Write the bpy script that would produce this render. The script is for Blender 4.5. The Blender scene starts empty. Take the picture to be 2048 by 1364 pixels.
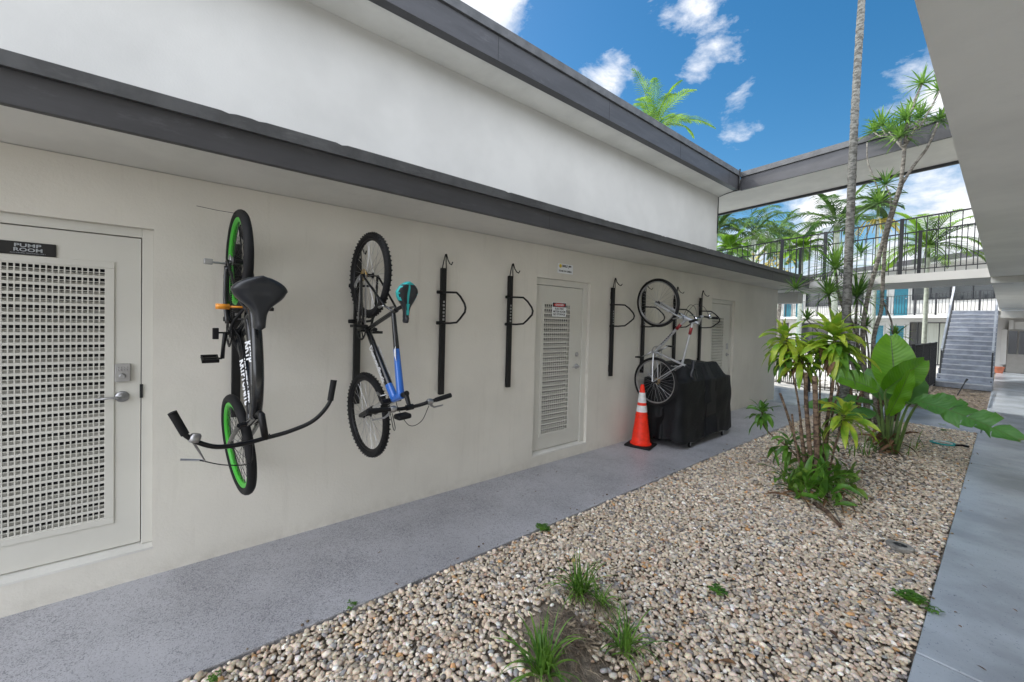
import bpy, bmesh, math, random
import numpy as np
from mathutils import Vector, Matrix, Euler
R = math.radians
random.seed(7); rng = np.random.default_rng(7)
S = bpy.context.scene

# ------------------------------------------------------------ camera
YAW, PITCH, ROLL, FPX, CX, CY, CAMX, CAMZ = 0.894691, 0.022905, 0.025056, 806.715, 1005.48, 659.804, 3.543, 1.7734
fwd = Vector((-math.sin(YAW)*math.cos(PITCH), math.cos(YAW)*math.cos(PITCH), -math.sin(PITCH)))
rgt = fwd.cross(Vector((0, 0, 1))).normalized(); upv = rgt.cross(fwd)
RR = rgt*math.cos(ROLL)+upv*math.sin(ROLL); UU = -rgt*math.sin(ROLL)+upv*math.cos(ROLL)
CAM = Vector((CAMX, 0, CAMZ))
cd = bpy.data.cameras.new('camera'); cam = bpy.data.objects.new('camera', cd); S.collection.objects.link(cam)
m3 = Matrix((RR, UU, -fwd)).transposed()
cam.matrix_world = Matrix.Translation(CAM) @ m3.to_4x4()
cd.sensor_width = 36; cd.sensor_fit = 'HORIZONTAL'; cd.lens = FPX/2048*36
cd.shift_x = (1024-CX)/2048; cd.shift_y = (CY-682)/2048
cd.clip_start = 0.05; cd.clip_end = 3000
S.camera = cam
S.render.resolution_x = 1024; S.render.resolution_y = 682
def ray(x, y): return fwd + RR*((x-CX)/FPX) - UU*((y-CY)/FPX)
def at(x, y, Y):                      # point seen at photo pixel (x, y) on the plane y = Y
    d = ray(x, y); return CAM + d*(Y/d.y)
def onx(x, y, X=0.0):
    d = ray(x, y); return CAM + d*((X-CAMX)/d.x)
def onz(x, y, Z=0.0):
    d = ray(x, y); return CAM + d*((Z-CAMZ)/d.z)

# ------------------------------------------------------------ light
SUN_EL, SUN_AZ = R(47), R(180+12)     # azimuth measured from +X: sun stands over the wall side
sd = bpy.data.lights.new('sun', 'SUN'); sd.energy = 2.6; sd.angle = R(0.6); sd.color = (1, .955, .88)
so = bpy.data.objects.new('sun', sd); S.collection.objects.link(so)
sv = Vector((math.cos(SUN_EL)*math.cos(SUN_AZ), math.cos(SUN_EL)*math.sin(SUN_AZ), math.sin(SUN_EL)))
so.rotation_euler = sv.to_track_quat('Z', 'Y').to_euler(); so.location = (0, 0, 30)
W = bpy.data.worlds.new('World'); S.world = W; W.use_nodes = True
nt = W.node_tree; nt.nodes.clear()
def N(t, typ, **k):
    n = t.nodes.new(typ)
    for a, b in k.items():
        if a == 'inp':
            for i, v in b.items(): n.inputs[i].default_value = v
        else: setattr(n, a, b)
    return n
out = N(nt, 'ShaderNodeOutputWorld'); bg = N(nt, 'ShaderNodeBackground'); bg.inputs[1].default_value = 0.13
sky = N(nt, 'ShaderNodeTexSky', sky_type='NISHITA', sun_disc=False, sun_elevation=SUN_EL, sun_rotation=R(90)-SUN_AZ, air_density=1.0, dust_density=0.5, ozone_density=1.6)
hs = N(nt, 'ShaderNodeHueSaturation', inp={'Hue': .492, 'Saturation': 1.38, 'Value': .62})
tc = N(nt, 'ShaderNodeTexCoord')
nt.links.new(sky.outputs[0], hs.inputs['Color'])
nz = N(nt, 'ShaderNodeTexNoise', inp={'Scale': 7.5, 'Detail': 10.0, 'Roughness': .62, 'Distortion': .25})
mp = N(nt, 'ShaderNodeMapping', inp={'Scale': (1, 1, 1.7)})
nt.links.new(tc.outputs['Generated'], mp.inputs[0]); nt.links.new(mp.outputs[0], nz.inputs['Vector'])
nb = N(nt, 'ShaderNodeTexNoise', inp={'Scale': 1.6, 'Detail': 3.0})
nt.links.new(tc.outputs['Generated'], nb.inputs['Vector'])
def M(t, op, a, b=None, clamp=False):
    n = t.nodes.new('ShaderNodeMath'); n.operation = op; n.use_clamp = clamp
    for i, v in enumerate((a, b)):
        if v is None: continue
        if isinstance(v, (int, float)): n.inputs[i].default_value = v
        else: t.links.new(v, n.inputs[i])
    return n.outputs[0]
# cloud banks: direction, angular size, amount (the blue gaps lie between them)
banks = [((985, 30), .10, .55), ((1440, 90), .08, .29), ((1410, 130), .05, .30), ((1215, 178), .09, .38), ((1480, 212), .07, .27), ((1240, 120), .05, .3), ((1400, 20), .07, .26),
         ((1905, 190), .10, .36), ((1900, 440), .11, .47), ((1790, 500), .12, .40), ((1650, 430), .09, .42), ((1640, 540), .18, .40), ((1500, 520), .14, .37), ((1860, 350), .07, .30), ((1330, 15), .06, .22), ((1850, 330), .06, .25)]
acc = None
vn = nt.nodes.new('ShaderNodeVectorMath'); vn.operation = 'NORMALIZE'; nt.links.new(tc.outputs['Generated'], vn.inputs[0])
for (px, py), sz, amt in banks:
    d = ray(px, py).normalized()
    v = nt.nodes.new('ShaderNodeVectorMath'); v.operation = 'DISTANCE'; v.inputs[1].default_value = d
    nt.links.new(vn.outputs[0], v.inputs[0])
    g = M(nt, 'MULTIPLY', M(nt, 'SUBTRACT', 1.0, M(nt, 'DIVIDE', v.outputs['Value'], sz*1.5), True), amt*1.25)
    acc = g if acc is None else M(nt, 'MAXIMUM', acc, g)
# broad cumulus added to the unseen part of the sky to light the courtyard
cdir = ray(1500, 150).normalized()
v = nt.nodes.new('ShaderNodeVectorMath'); v.operation = 'DISTANCE'; v.inputs[1].default_value = cdir; nt.links.new(vn.outputs[0], v.inputs[0])
wide = M(nt, 'MULTIPLY', M(nt, 'SUBTRACT', v.outputs['Value'], .55, True), 1.3)
wide = M(nt, 'MULTIPLY', wide, nb.outputs[0])
acc = M(nt, 'MAXIMUM', acc, wide)
den = M(nt, 'MULTIPLY', M(nt, 'SUBTRACT', M(nt, 'ADD', nz.outputs[0], acc), .74), 4.6, True)
mx = N(nt, 'ShaderNodeMix', data_type='RGBA')
shade = N(nt, 'ShaderNodeMix', data_type='RGBA'); shade.inputs[6].default_value = (3.4, 3.7, 4.2, 1); shade.inputs[7].default_value = (5.4, 5.4, 5.5, 1)
nt.links.new(M(nt, 'MULTIPLY', M(nt, 'SUBTRACT', nz.outputs[0], .40), 3.5, True), shade.inputs[0])
boost = M(nt, 'ADD', M(nt, 'MULTIPLY', M(nt, 'SUBTRACT', v.outputs['Value'], .55, True), 3.0, False), 1.0)  # the added out-of-view clouds are brightened to throw more light
vs_ = nt.nodes.new('ShaderNodeVectorMath'); vs_.operation = 'SCALE'; nt.links.new(shade.outputs[2], vs_.inputs[0]); nt.links.new(boost, vs_.inputs['Scale'])
nt.links.new(den, mx.inputs[0]); nt.links.new(hs.outputs[0], mx.inputs[6]); nt.links.new(vs_.outputs[0], mx.inputs[7])
nt.links.new(mx.outputs[2], bg.inputs[0]); nt.links.new(bg.outputs[0], out.inputs[0])
S.view_settings.view_transform = 'Standard'; S.view_settings.look = 'None'
S.view_settings.exposure = 0.9; S.view_settings.gamma = 1
S.render.engine = 'CYCLES'
S.cycles.max_bounces = 10; S.cycles.diffuse_bounces = 6

# ------------------------------------------------------------ materials
MAT = {}
def mat(name, col, rough=.6, metal=0, spec=.5, var=0, vscale=6, bump=0, bscale=60, bdist=.01, col2=None, detail=4, trans=0, coat=0, stretch=(1, 1, 1), spots=None, thr=(.4, .6)):
    m = bpy.data.materials.new(name); m.use_nodes = True; t = m.node_tree; b = t.nodes['Principled BSDF']
    b.inputs['Roughness'].default_value = rough; b.inputs['Metallic'].default_value = metal
    b.inputs['Specular IOR Level'].default_value = spec; b.inputs['Base Color'].default_value = (*col, 1)
    b.inputs['Coat Weight'].default_value = coat
    co = N(t, 'ShaderNodeTexCoord'); mpn = N(t, 'ShaderNodeMapping', inp={'Scale': stretch}); t.links.new(co.outputs['Object'], mpn.inputs[0])
    src = None
    if var or col2:
        n = N(t, 'ShaderNodeTexNoise', inp={'Scale': vscale, 'Detail': detail, 'Roughness': .6}); t.links.new(mpn.outputs[0], n.inputs['Vector'])
        r = N(t, 'ShaderNodeValToRGB'); r.color_ramp.elements[0].position = thr[0]; r.color_ramp.elements[1].position = thr[1]
        c2 = col2 if col2 else tuple(c*(1-var) for c in col); c1 = col if col2 else tuple(min(1, c*(1+var*.6)) for c in col)
        r.color_ramp.elements[0].color = (*c2, 1); r.color_ramp.elements[1].color = (*c1, 1)
        t.links.new(n.outputs[0], r.inputs[0]); src = r.outputs[0]
    if spots:                                    # (colour, scale, threshold)
        n = N(t, 'ShaderNodeTexNoise', inp={'Scale': spots[1], 'Detail': 3, 'Roughness': .7, 'Distortion': 1.0}); t.links.new(mpn.outputs[0], n.inputs['Vector'])
        f = M(t, 'MULTIPLY', M(t, 'SUBTRACT', n.outputs[0], spots[2]), 14, True)
        x = N(t, 'ShaderNodeMix', data_type='RGBA'); t.links.new(f, x.inputs[0]); x.inputs[7].default_value = (*spots[0], 1)
        if src: t.links.new(src, x.inputs[6])
        else: x.inputs[6].default_value = (*col, 1)
        src = x.outputs[2]
    if src: t.links.new(src, b.inputs['Base Color'])
    if bump:
        n2 = N(t, 'ShaderNodeTexNoise', inp={'Scale': bscale, 'Detail': 5, 'Roughness': .6}); t.links.new(mpn.outputs[0], n2.inputs['Vector'])
        bp = N(t, 'ShaderNodeBump', inp={'Strength': bump, 'Distance': bdist}); t.links.new(n2.outputs[0], bp.inputs['Height']); t.links.new(bp.outputs[0], b.inputs['Normal'])
    if trans:
        tr = N(t, 'ShaderNodeBsdfTranslucent'); mixs = N(t, 'ShaderNodeMixShader', inp={0: trans})
        if src: t.links.new(src, tr.inputs[0])
        else: tr.inputs[0].default_value = (*col, 1)
        o = t.nodes['Material Output']; t.links.new(b.outputs[0], mixs.inputs[1]); t.links.new(tr.outputs[0], mixs.inputs[2]); t.links.new(mixs.outputs[0], o.inputs[0])
    MAT[name] = m; return m
mat('cream', (.69, .665, .605), .75, var=.06, vscale=.8, bump=.35, bscale=45, bdist=.006, spec=.25)
mat('white_wall', (.545, .54, .52), .8, var=.06, vscale=.7, bump=.3, bscale=40, bdist=.005, spec=.2)
mat('soffit', (.68, .67, .635), .8, var=.07, vscale=1.2, bump=.25, bscale=30, bdist=.006, spec=.2)
mat('fascia', (.050, .050, .055), .5, var=.14, vscale=3, stretch=(1, .5, 3), bump=.2, bscale=18, bdist=.004)
mat('fascia_cap', (.078, .080, .084), .6, var=.22, vscale=5, bump=.5, bscale=25, bdist=.004)
mat('roofing', (.4, .4, .38), .9, var=.2)
mat('door_paint', (.62, .61, .56), .5, var=.03, vscale=2, bump=.08, bscale=30, bdist=.003)
mat('dark', (.012, .013, .014), .8)
mat('black_metal', (.006, .006, .007), .42, spec=.35, bump=.15, bscale=80, bdist=.001)
mat('black_paint', (.006, .007, .009), .25, coat=.25)
mat('iron', (.013, .014, .018), .5, bump=.15, bscale=60, bdist=.002)
mat('rubber', (.009, .009, .010), .7, spec=.3, bump=.3, bscale=150, bdist=.001)
mat('saddle_vinyl', (.012, .014, .019), .36, bump=.12, bscale=250, bdist=.0006)
mat('chrome', (.62, .63, .65), .25, metal=1)
mat('steel', (.42, .42, .43), .38, metal=1, var=.15)
mat('silver_paint', (.50, .51, .53), .32, metal=.7)
mat('white_paint', (.75, .75, .76), .4)
mat('green_rim', (.05, .42, .03), .4)
mat('blue_paint', (.02, .14, .55), .3, coat=.5)
mat('red_paint', (.22, .012, .015), .35)
mat('teal_vinyl', (.02, .38, .38), .45)
mat('brass', (.45, .30, .10), .4, metal=.9)
mat('orange_refl', (.75, .28, .02), .35)
mat('cone_orange', (.92, .03, .006), .5, var=.12, vscale=14, spots=((.25, .03, .015), 16, .70))
mat('cone_white', (.72, .73, .74), .4, var=.1, vscale=20)
mat('cover', (.006, .007, .009), .6, bump=.45, bscale=9, bdist=.03, spec=.32, var=.15)
mat('walk', (.295, .30, .335), .5, var=.10, vscale=1.1, bump=.8, bscale=50, bdist=.005, spots=((.10, .105, .125), 44, .585), stretch=(1, .8, 1))
mat('walk_smooth', (.40, .445, .50), .22, var=.22, vscale=1.1, bump=.35, bscale=45, bdist=.003, spots=((.19, .22, .26), 60, .62))
mat('joint', (.03, .03, .035), .9)
mat('dirt', (.24, .20, .155), .95, var=.35, vscale=18, bump=.9, bscale=70, bdist=.02)
mat('mulch', (.30, .26, .22), .95, col2=(.09, .06, .045), vscale=22, bump=1, bscale=60, bdist=.03)
mat('patio', (.62, .60, .56), .8, var=.15, vscale=2, bump=.2)
mat('grass_ground', (.10, .14, .05), .95, var=.4, vscale=6)
mat('water', (.05, .35, .45), .08)
mat('teal_door', (.012, .15, .21), .5, var=.08)
mat('glass_dark', (.025, .028, .032), .12, spec=.6)
mat('curtain', (.36, .37, .32), .7, var=.12, stretch=(12, 12, .4), vscale=3)
mat('stair', (.27, .295, .35), .6, var=.2, vscale=4, bump=.3)
mat('stair_edge', (.50, .52, .56), .6, var=.1)
mat('cabinet', (.26, .25, .23), .5, var=.06)
mat('terracotta', (.40, .13, .07), .8, var=.1)
mat('sign_black', (.006, .006, .007), .3)
mat('sign_white', (.8, .82, .84), .4)
mat('sign_yellow', (.80, .60, .03), .4)
mat('sign_red', (.55, .03, .03), .4)
mat('ink', (.02, .02, .03), .5)
mat('ink_grey', (.42, .45, .48), .5)
mat('ink_white', (.75, .76, .78), .5)
def path_mat():
    m = mat('walk', (.44, .44, .475), .45, var=.10, vscale=1.0, bump=.55, bscale=60, bdist=.004); t = m.node_tree; b = t.nodes['Principled BSDF']
    base = b.inputs['Base Color'].links[0].from_socket; co = N(t, 'ShaderNodeTexCoord')
    a = N(t, 'ShaderNodeTexNoise', inp={'Scale': 62.0, 'Detail': 2.5, 'Roughness': .6, 'Distortion': 2.2}); t.links.new(co.outputs['Object'], a.inputs['Vector'])
    w_ = N(t, 'ShaderNodeTexNoise', inp={'Scale': 1.7, 'Detail': 5.0, 'Roughness': .65}); t.links.new(co.outputs['Object'], w_.inputs['Vector'])
    thr = M(t, 'ADD', M(t, 'MULTIPLY', w_.outputs[0], .34), .335)
    fl = M(t, 'MULTIPLY', M(t, 'SUBTRACT', a.outputs[0], thr), 11, True)
    x = N(t, 'ShaderNodeMix', data_type='RGBA'); t.links.new(M(t, 'MULTIPLY', fl, .6), x.inputs[0]); t.links.new(base, x.inputs[6]); x.inputs[7].default_value = (.09, .09, .105, 1); t.links.new(x.outputs[2], b.inputs['Base Color'])
path_mat()
# painted plaster of the ground floor: splash dirt and scuffs near the foot, faint trowel patches
m = MAT['cream']; t = m.node_tree; b = t.nodes['Principled BSDF']; base = b.inputs['Base Color'].links[0].from_socket
co = N(t, 'ShaderNodeTexCoord'); ge = N(t, 'ShaderNodeNewGeometry'); sx = N(t, 'ShaderNodeSeparateXYZ'); t.links.new(ge.outputs['Position'], sx.inputs[0])
n1 = N(t, 'ShaderNodeTexNoise', inp={'Scale': 9.0, 'Detail': 6.0, 'Roughness': .7}); t.links.new(co.outputs['Object'], n1.inputs['Vector'])
foot = M(t, 'SUBTRACT', .55, M(t, 'MULTIPLY', sx.outputs[2], 4.2), True); dirt = M(t, 'MULTIPLY', foot, M(t, 'MULTIPLY', M(t, 'SUBTRACT', n1.outputs[0], .38), 2.4, True))
n2 = N(t, 'ShaderNodeTexNoise', inp={'Scale': 26.0, 'Detail': 3.0, 'Distortion': 1.5}); t.links.new(co.outputs['Object'], n2.inputs['Vector'])
scf = M(t, 'MULTIPLY', M(t, 'SUBTRACT', n2.outputs[0], .73), 5, True)
mp2 = N(t, 'ShaderNodeMapping', inp={'Scale': (1, 5, .5)}); t.links.new(co.outputs['Object'], mp2.inputs[0]); n4 = N(t, 'ShaderNodeTexNoise', inp={'Scale': 1.6, 'Detail': 6.0, 'Roughness': .7}); t.links.new(mp2.outputs[0], n4.inputs['Vector'])
drip = M(t, 'MULTIPLY', M(t, 'SUBTRACT', n4.outputs[0], .56), 1.1, True)
x = N(t, 'ShaderNodeMix', data_type='RGBA'); t.links.new(M(t, 'MAXIMUM', M(t, 'MAXIMUM', dirt, scf), drip), x.inputs[0]); t.links.new(base, x.inputs[6]); x.inputs[7].default_value = (.40, .37, .32, 1); t.links.new(x.outputs[2], b.inputs['Base Color'])
def bark(name, c1, c2, ringscale):
    m = mat(name, c1, .9, col2=c2, vscale=14, bump=.8, bscale=30, bdist=.02, stretch=(1, 1, 2.2), thr=(.42, .58))
    return m
bark('palm_bark', (.17, .17, .155), (.065, .063, .055), 1)
bark('thin_bark', (.26, .24, .21), (.10, .09, .075), 1)
bark('brown_stem', (.24, .165, .11), (.08, .05, .035), 1)
mat('pale_bark', (.42, .45, .38), .8, var=.2, vscale=8)
mat('leaf_lime', (.52, .62, .07), .36, trans=.42, col2=(.22, .42, .035), vscale=6)
mat('leaf_green', (.15, .33, .04), .38, trans=.3, col2=(.06, .17, .022), vscale=7)
mat('leaf_spike', (.20, .36, .06), .4, trans=.32, col2=(.07, .17, .035), vscale=4)
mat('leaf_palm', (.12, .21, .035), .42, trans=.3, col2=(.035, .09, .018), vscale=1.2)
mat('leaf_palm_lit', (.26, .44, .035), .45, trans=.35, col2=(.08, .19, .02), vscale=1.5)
mat('leaf_yellow', (.42, .34, .07), .6, trans=.3)
mat('leaf_dead', (.20, .11, .05), .8, col2=(.09, .05, .03), vscale=10)
mat('dead_grass', (.34, .28, .20), .9, col2=(.16, .12, .09), vscale=10)
mat('petiole', (.12, .20, .045), .45, col2=(.07, .12, .03), vscale=5)
# big paddle leaves: veins run from the midrib; uses the leaf's own (u, v) stored on the mesh
def paddle_mat(name, c1, c2):
    m = bpy.data.materials.new(name); m.use_nodes = True; t = m.node_tree; b = t.nodes['Principled BSDF']
    a = N(t, 'ShaderNodeAttribute', attribute_name='luv'); sx = N(t, 'ShaderNodeSeparateXYZ'); t.links.new(a.outputs['Vector'], sx.inputs[0])
    au = M(t, 'ABSOLUTE', M(t, 'SUBTRACT', sx.outputs[0], .5))
    ph = M(t, 'ADD', M(t, 'MULTIPLY', sx.outputs[1], 110.0), M(t, 'MULTIPLY', au, -26.0))
    s = M(t, 'SINE', ph)
    nzz = N(t, 'ShaderNodeTexNoise', inp={'Scale': 7.0, 'Detail': 3.0}); co = N(t, 'ShaderNodeTexCoord'); t.links.new(co.outputs['Object'], nzz.inputs['Vector'])
    f = M(t, 'ADD', M(t, 'MULTIPLY', s, .07), nzz.outputs[0], True)
    x = N(t, 'ShaderNodeMix', data_type='RGBA'); t.links.new(f, x.inputs[0]); x.inputs[6].default_value = (*c2, 1); x.inputs[7].default_value = (*c1, 1)
    mid = M(t, 'LESS_THAN', au, .018)
    y = N(t, 'ShaderNodeMix', data_type='RGBA'); t.links.new(mid, y.inputs[0]); t.links.new(x.outputs[2], y.inputs[6]); y.inputs[7].default_value = (.10, .19, .04, 1)
    eg = M(t, 'MULTIPLY', M(t, 'SUBTRACT', M(t, 'ADD', au, M(t, 'MULTIPLY', nzz.outputs[0], .10)), .535), 22, True)
    tp = M(t, 'MULTIPLY', M(t, 'SUBTRACT', M(t, 'ADD', sx.outputs[1], M(t, 'MULTIPLY', nzz.outputs[0], .12)), 1.035), 18, True)
    z_ = N(t, 'ShaderNodeMix', data_type='RGBA'); t.links.new(M(t, 'MAXIMUM', eg, tp), z_.inputs[0]); t.links.new(y.outputs[2], z_.inputs[6]); z_.inputs[7].default_value = (.22, .13, .04, 1); y = z_
    t.links.new(y.outputs[2], b.inputs['Base Color']); b.inputs['Roughness'].default_value = .40
    bp = N(t, 'ShaderNodeBump', inp={'Strength': .22, 'Distance': .006}); t.links.new(s, bp.inputs['Height']); t.links.new(bp.outputs[0], b.inputs['Normal'])
    tr = N(t, 'ShaderNodeBsdfTranslucent'); t.links.new(y.outputs[2], tr.inputs[0]); ms = N(t, 'ShaderNodeMixShader', inp={0: .38})
    t.links.new(b.outputs[0], ms.inputs[1]); t.links.new(tr.outputs[0], ms.inputs[2]); t.links.new(ms.outputs[0], t.nodes['Material Output'].inputs[0])
    MAT[name] = m
def wear(nm, c, st, lo, gain, sc):
    m = MAT[nm]; t = m.node_tree; b = t.nodes['Principled BSDF']; base = b.inputs['Base Color'].links[0].from_socket
    co = N(t, 'ShaderNodeTexCoord'); mp2 = N(t, 'ShaderNodeMapping', inp={'Scale': st}); t.links.new(co.outputs['Object'], mp2.inputs[0])
    n4 = N(t, 'ShaderNodeTexNoise', inp={'Scale': sc, 'Detail': 8.0, 'Roughness': .72}); t.links.new(mp2.outputs[0], n4.inputs['Vector'])
    x = N(t, 'ShaderNodeMix', data_type='RGBA'); t.links.new(M(t, 'MULTIPLY', M(t, 'SUBTRACT', n4.outputs[0], lo), gain, True), x.inputs[0]); t.links.new(base, x.inputs[6]); x.inputs[7].default_value = (*c, 1); t.links.new(x.outputs[2], b.inputs['Base Color'])
wear('white_wall', (.50, .49, .46), (1, 4, .45), .58, .9, 1.4); wear('soffit', (.46, .45, .41), (1, 1, 1), .57, 1.6, 1.3)
wear('fascia', (.12, .12, .13), (1, .7, 2.5), .58, 3.0, 5.0); wear('fascia_cap', (.16, .16, .165), (1, .5, 2.5), .56, 2.5, 6.0)
wear('walk_smooth', (.30, .335, .38), (1, 1, 1), .53, 2.2, 1.0); wear('cone_orange', (.30, .06, .03), (1, 1, .6), .60, 4.0, 9.0); wear('cone_white', (.40, .38, .36), (1, 1, 1), .56, 4.0, 12.0)
paddle_mat('paddle_bright', (.19, .44, .012), (.09, .28, .010)); paddle_mat('paddle_deep', (.12, .31, .06), (.06, .19, .035))
m = bpy.data.materials.new('pebble'); m.use_nodes = True; t = m.node_tree; b = t.nodes['Principled BSDF']
a = N(t, 'ShaderNodeAttribute', attribute_name='Col'); n = N(t, 'ShaderNodeTexNoise', inp={'Scale': 90, 'Detail': 4}); co = N(t, 'ShaderNodeTexCoord'); t.links.new(co.outputs['Object'], n.inputs['Vector'])
x = N(t, 'ShaderNodeMix', data_type='RGBA', blend_type='MULTIPLY'); x.inputs[0].default_value = .45; t.links.new(a.outputs['Color'], x.inputs[6]); t.links.new(n.outputs['Color'], x.inputs[7])
n3 = N(t, 'ShaderNodeVectorMath', operation='SCALE'); n3.inputs['Scale'].default_value = 1.66
t.links.new(x.outputs[2], n3.inputs[0]); t.links.new(n3.outputs[0], b.inputs['Base Color']); b.inputs['Roughness'].default_value = .55
MAT['pebble'] = m

# ------------------------------------------------------------ mesh building
WM = {}
class MB:
    def __init__(s): s.v = []; s.f = []; s.mi = []; s.uv = None; s.m = 0
    def add(s, vs, fs):
        o = len(s.v); s.v += [tuple(p) for p in vs]; s.f += [tuple(i+o for i in f) for f in fs]; s.mi += [s.m]*len(fs)
    def box(s, a, b, axes=None, org=None):
        (x0, y0, z0), (x1, y1, z1) = a, b
        vs = [Vector((x, y, z)) for z in (z0, z1) for y in (y0, y1) for x in (x0, x1)]
        if axes: vs = [Vector(org)+Vector(axes[0])*p.x+Vector(axes[1])*p.y+Vector(axes[2])*p.z for p in vs]
        s.add(vs, [(0, 2, 3, 1), (4, 5, 7, 6), (0, 1, 5, 4), (2, 6, 7, 3), (0, 4, 6, 2), (1, 3, 7, 5)])
        return s
    def bar(s, p, q, w, h, up=(0, 0, 1)):
        p, q = Vector(p), Vector(q); d = q-p; L = d.length; d.normalize(); u = Vector(up); sd_ = d.cross(u)
        if sd_.length < 1e-4: sd_ = d.cross(Vector((1, 0, 0)))
        sd_.normalize(); u = sd_.cross(d)
        s.box((0, -w/2, -h/2), (L, w/2, h/2), (d, sd_, u), p); return s
    def tube(s, pts, r, n=10, closed=False, cap=True, flat=1.0, flatdir=None):
        pts = [Vector(p) for p in pts]; k = len(pts); rs = r if isinstance(r, (list, tuple)) else [r]*k
        o = len(s.v); prev = None
        for i, p in enumerate(pts):
            if closed: d = pts[(i+1) % k]-pts[i-1]
            else: d = pts[min(i+1, k-1)]-pts[max(i-1, 0)]
            d.normalize()
            if prev is None:
                ref = Vector(flatdir) if flatdir else (Vector((0, 0, 1)) if abs(d.z) < .9 else Vector((1, 0, 0)))
                a = (ref-d*ref.dot(d)).normalized()
            else: a = (prev-d*prev.dot(d)).normalized()
            prev = a; b_ = d.cross(a)
            for j in range(n):
                t_ = 2*math.pi*j/n; s.v.append(tuple(p+a*(math.cos(t_)*rs[i]*flat)+b_*(math.sin(t_)*rs[i])))
        kk = k if closed else k-1
        for i in range(kk):
            for j in range(n):
                a0 = o+i*n+j; a1 = o+i*n+(j+1) % n; b0 = o+((i+1) % k)*n+j; b1 = o+((i+1) % k)*n+(j+1) % n
                s.f.append((a0, a1, b1, b0)); s.mi.append(s.m)
        if cap and not closed:
            s.f.append(tuple(o+j for j in range(n))[::-1]); s.mi.append(s.m)
            s.f.append(tuple(o+(k-1)*n+j for j in range(n))); s.mi.append(s.m)
        return s
    def ring(s, c, nrm, Rr, r, n=48, m=8, flat=1.0):
        c = Vector(c); nrm = Vector(nrm).normalized(); a = nrm.orthogonal().normalized(); b_ = nrm.cross(a); o = len(s.v)
        for i in range(n):
            t_ = 2*math.pi*i/n; d = a*math.cos(t_)+b_*math.sin(t_)
            for j in range(m):
                q = 2*math.pi*j/m; s.v.append(tuple(c+d*(Rr+r*math.cos(q))+nrm*(r*flat*math.sin(q))))
        for i in range(n):
            for j in range(m):
                s.f.append((o+i*m+j, o+((i+1) % n)*m+j, o+((i+1) % n)*m+(j+1) % m, o+i*m+(j+1) % m)); s.mi.append(s.m)
        return s
    def lathe(s, c, ax, prof, n=24):                # prof = [(radius, distance along ax)]
        c = Vector(c); ax = Vector(ax).normalized(); a = ax.orthogonal().normalized(); b_ = ax.cross(a); o = len(s.v); k = len(prof)
        for r, h in prof:
            for j in range(n):
                t_ = 2*math.pi*j/n; s.v.append(tuple(c+ax*h+(a*math.cos(t_)+b_*math.sin(t_))*r))
        for i in range(k-1):
            for j in range(n): s.f.append((o+i*n+j, o+i*n+(j+1) % n, o+(i+1)*n+(j+1) % n, o+(i+1)*n+j)); s.mi.append(s.m)
        s.f.append(tuple(o+j for j in range(n))[::-1]); s.mi.append(s.m)
        s.f.append(tuple(o+(k-1)*n+j for j in range(n))); s.mi.append(s.m)
        return s
    def poly(s, pts, th=(0, 0, -.1)):               # flat polygon given thickness
        k = len(pts); A = [Vector(p) for p in pts]; B = [p+Vector(th) for p in A]
        s.add(A+B, [tuple(range(k)), tuple(range(2*k-1, k-1, -1))]+[(i, i+k, (i+1) % k+k, (i+1) % k) for i in range(k)]); return s
    def build(s, name, mats, parent=None, smooth=False, local=False, bevel=0, recalc=False):
        me = bpy.data.meshes.new(name); vs = s.v
        if parent is not None and not local:
            im = WM[parent.name].inverted(); vs = [tuple(im @ Vector(p)) for p in s.v]
        me.from_pydata(vs, [], s.f)
        if isinstance(mats, str): mats = [mats]
        for q in mats: me.materials.append(MAT[q])
        if len(mats) > 1: me.polygons.foreach_set('material_index', s.mi)
        if smooth: me.polygons.foreach_set('use_smooth', [True]*len(me.polygons))
        if s.uv:
            at_ = me.attributes.new('luv', 'FLOAT_VECTOR', 'POINT'); at_.data.foreach_set('vector', np.array(s.uv, dtype=np.float32).ravel())
        if recalc:
            bm = bmesh.new(); bm.from_mesh(me); bmesh.ops.recalc_face_normals(bm, faces=bm.faces); bm.to_mesh(me); bm.free()
        me.update(); o = bpy.data.objects.new(name, me); S.collection.objects.link(o)
        if smooth == 'angle':
            me.polygons.foreach_set('use_smooth', [True]*len(me.polygons))
            md = None
            try: me.set_sharp_from_angle(angle=R(35))
            except Exception: pass
        if bevel:
            bv = o.modifiers.new('bevel', 'BEVEL'); bv.width = bevel; bv.segments = 2; bv.limit_method = 'ANGLE'; bv.angle_limit = R(50)
        if parent is not None:
            o.parent = parent; WM[o.name] = WM[parent.name].copy()
        else: WM[o.name] = Matrix.Identity(4)
        return o
def tag(o, label=None, cat=None, group=None, kind=None):
    if label: o['label'] = label
    if cat: o['category'] = cat
    if group: o['group'] = group
    if kind: o['kind'] = kind
    return o
def thing(name, label, cat, loc=(0, 0, 0), mtx=None, group=None):
    o = bpy.data.objects.new(name, None); S.collection.objects.link(o); o.empty_display_size = .1
    mm = mtx if mtx is not None else Matrix.Translation(Vector(loc)); o.matrix_world = mm; WM[o.name] = mm.copy()
    return tag(o, label, cat, group)
def sub_empty(name, parent):
    return None
def copy_thing(src, loc, label):
    c = src.copy(); S.collection.objects.link(c); c.location = loc; c['label'] = label
    for ch in list(src.children):
        d = ch.copy(); S.collection.objects.link(d); d.parent = c
        for g in list(ch.children):
            e = g.copy(); S.collection.objects.link(e); e.parent = d
    return c
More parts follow.
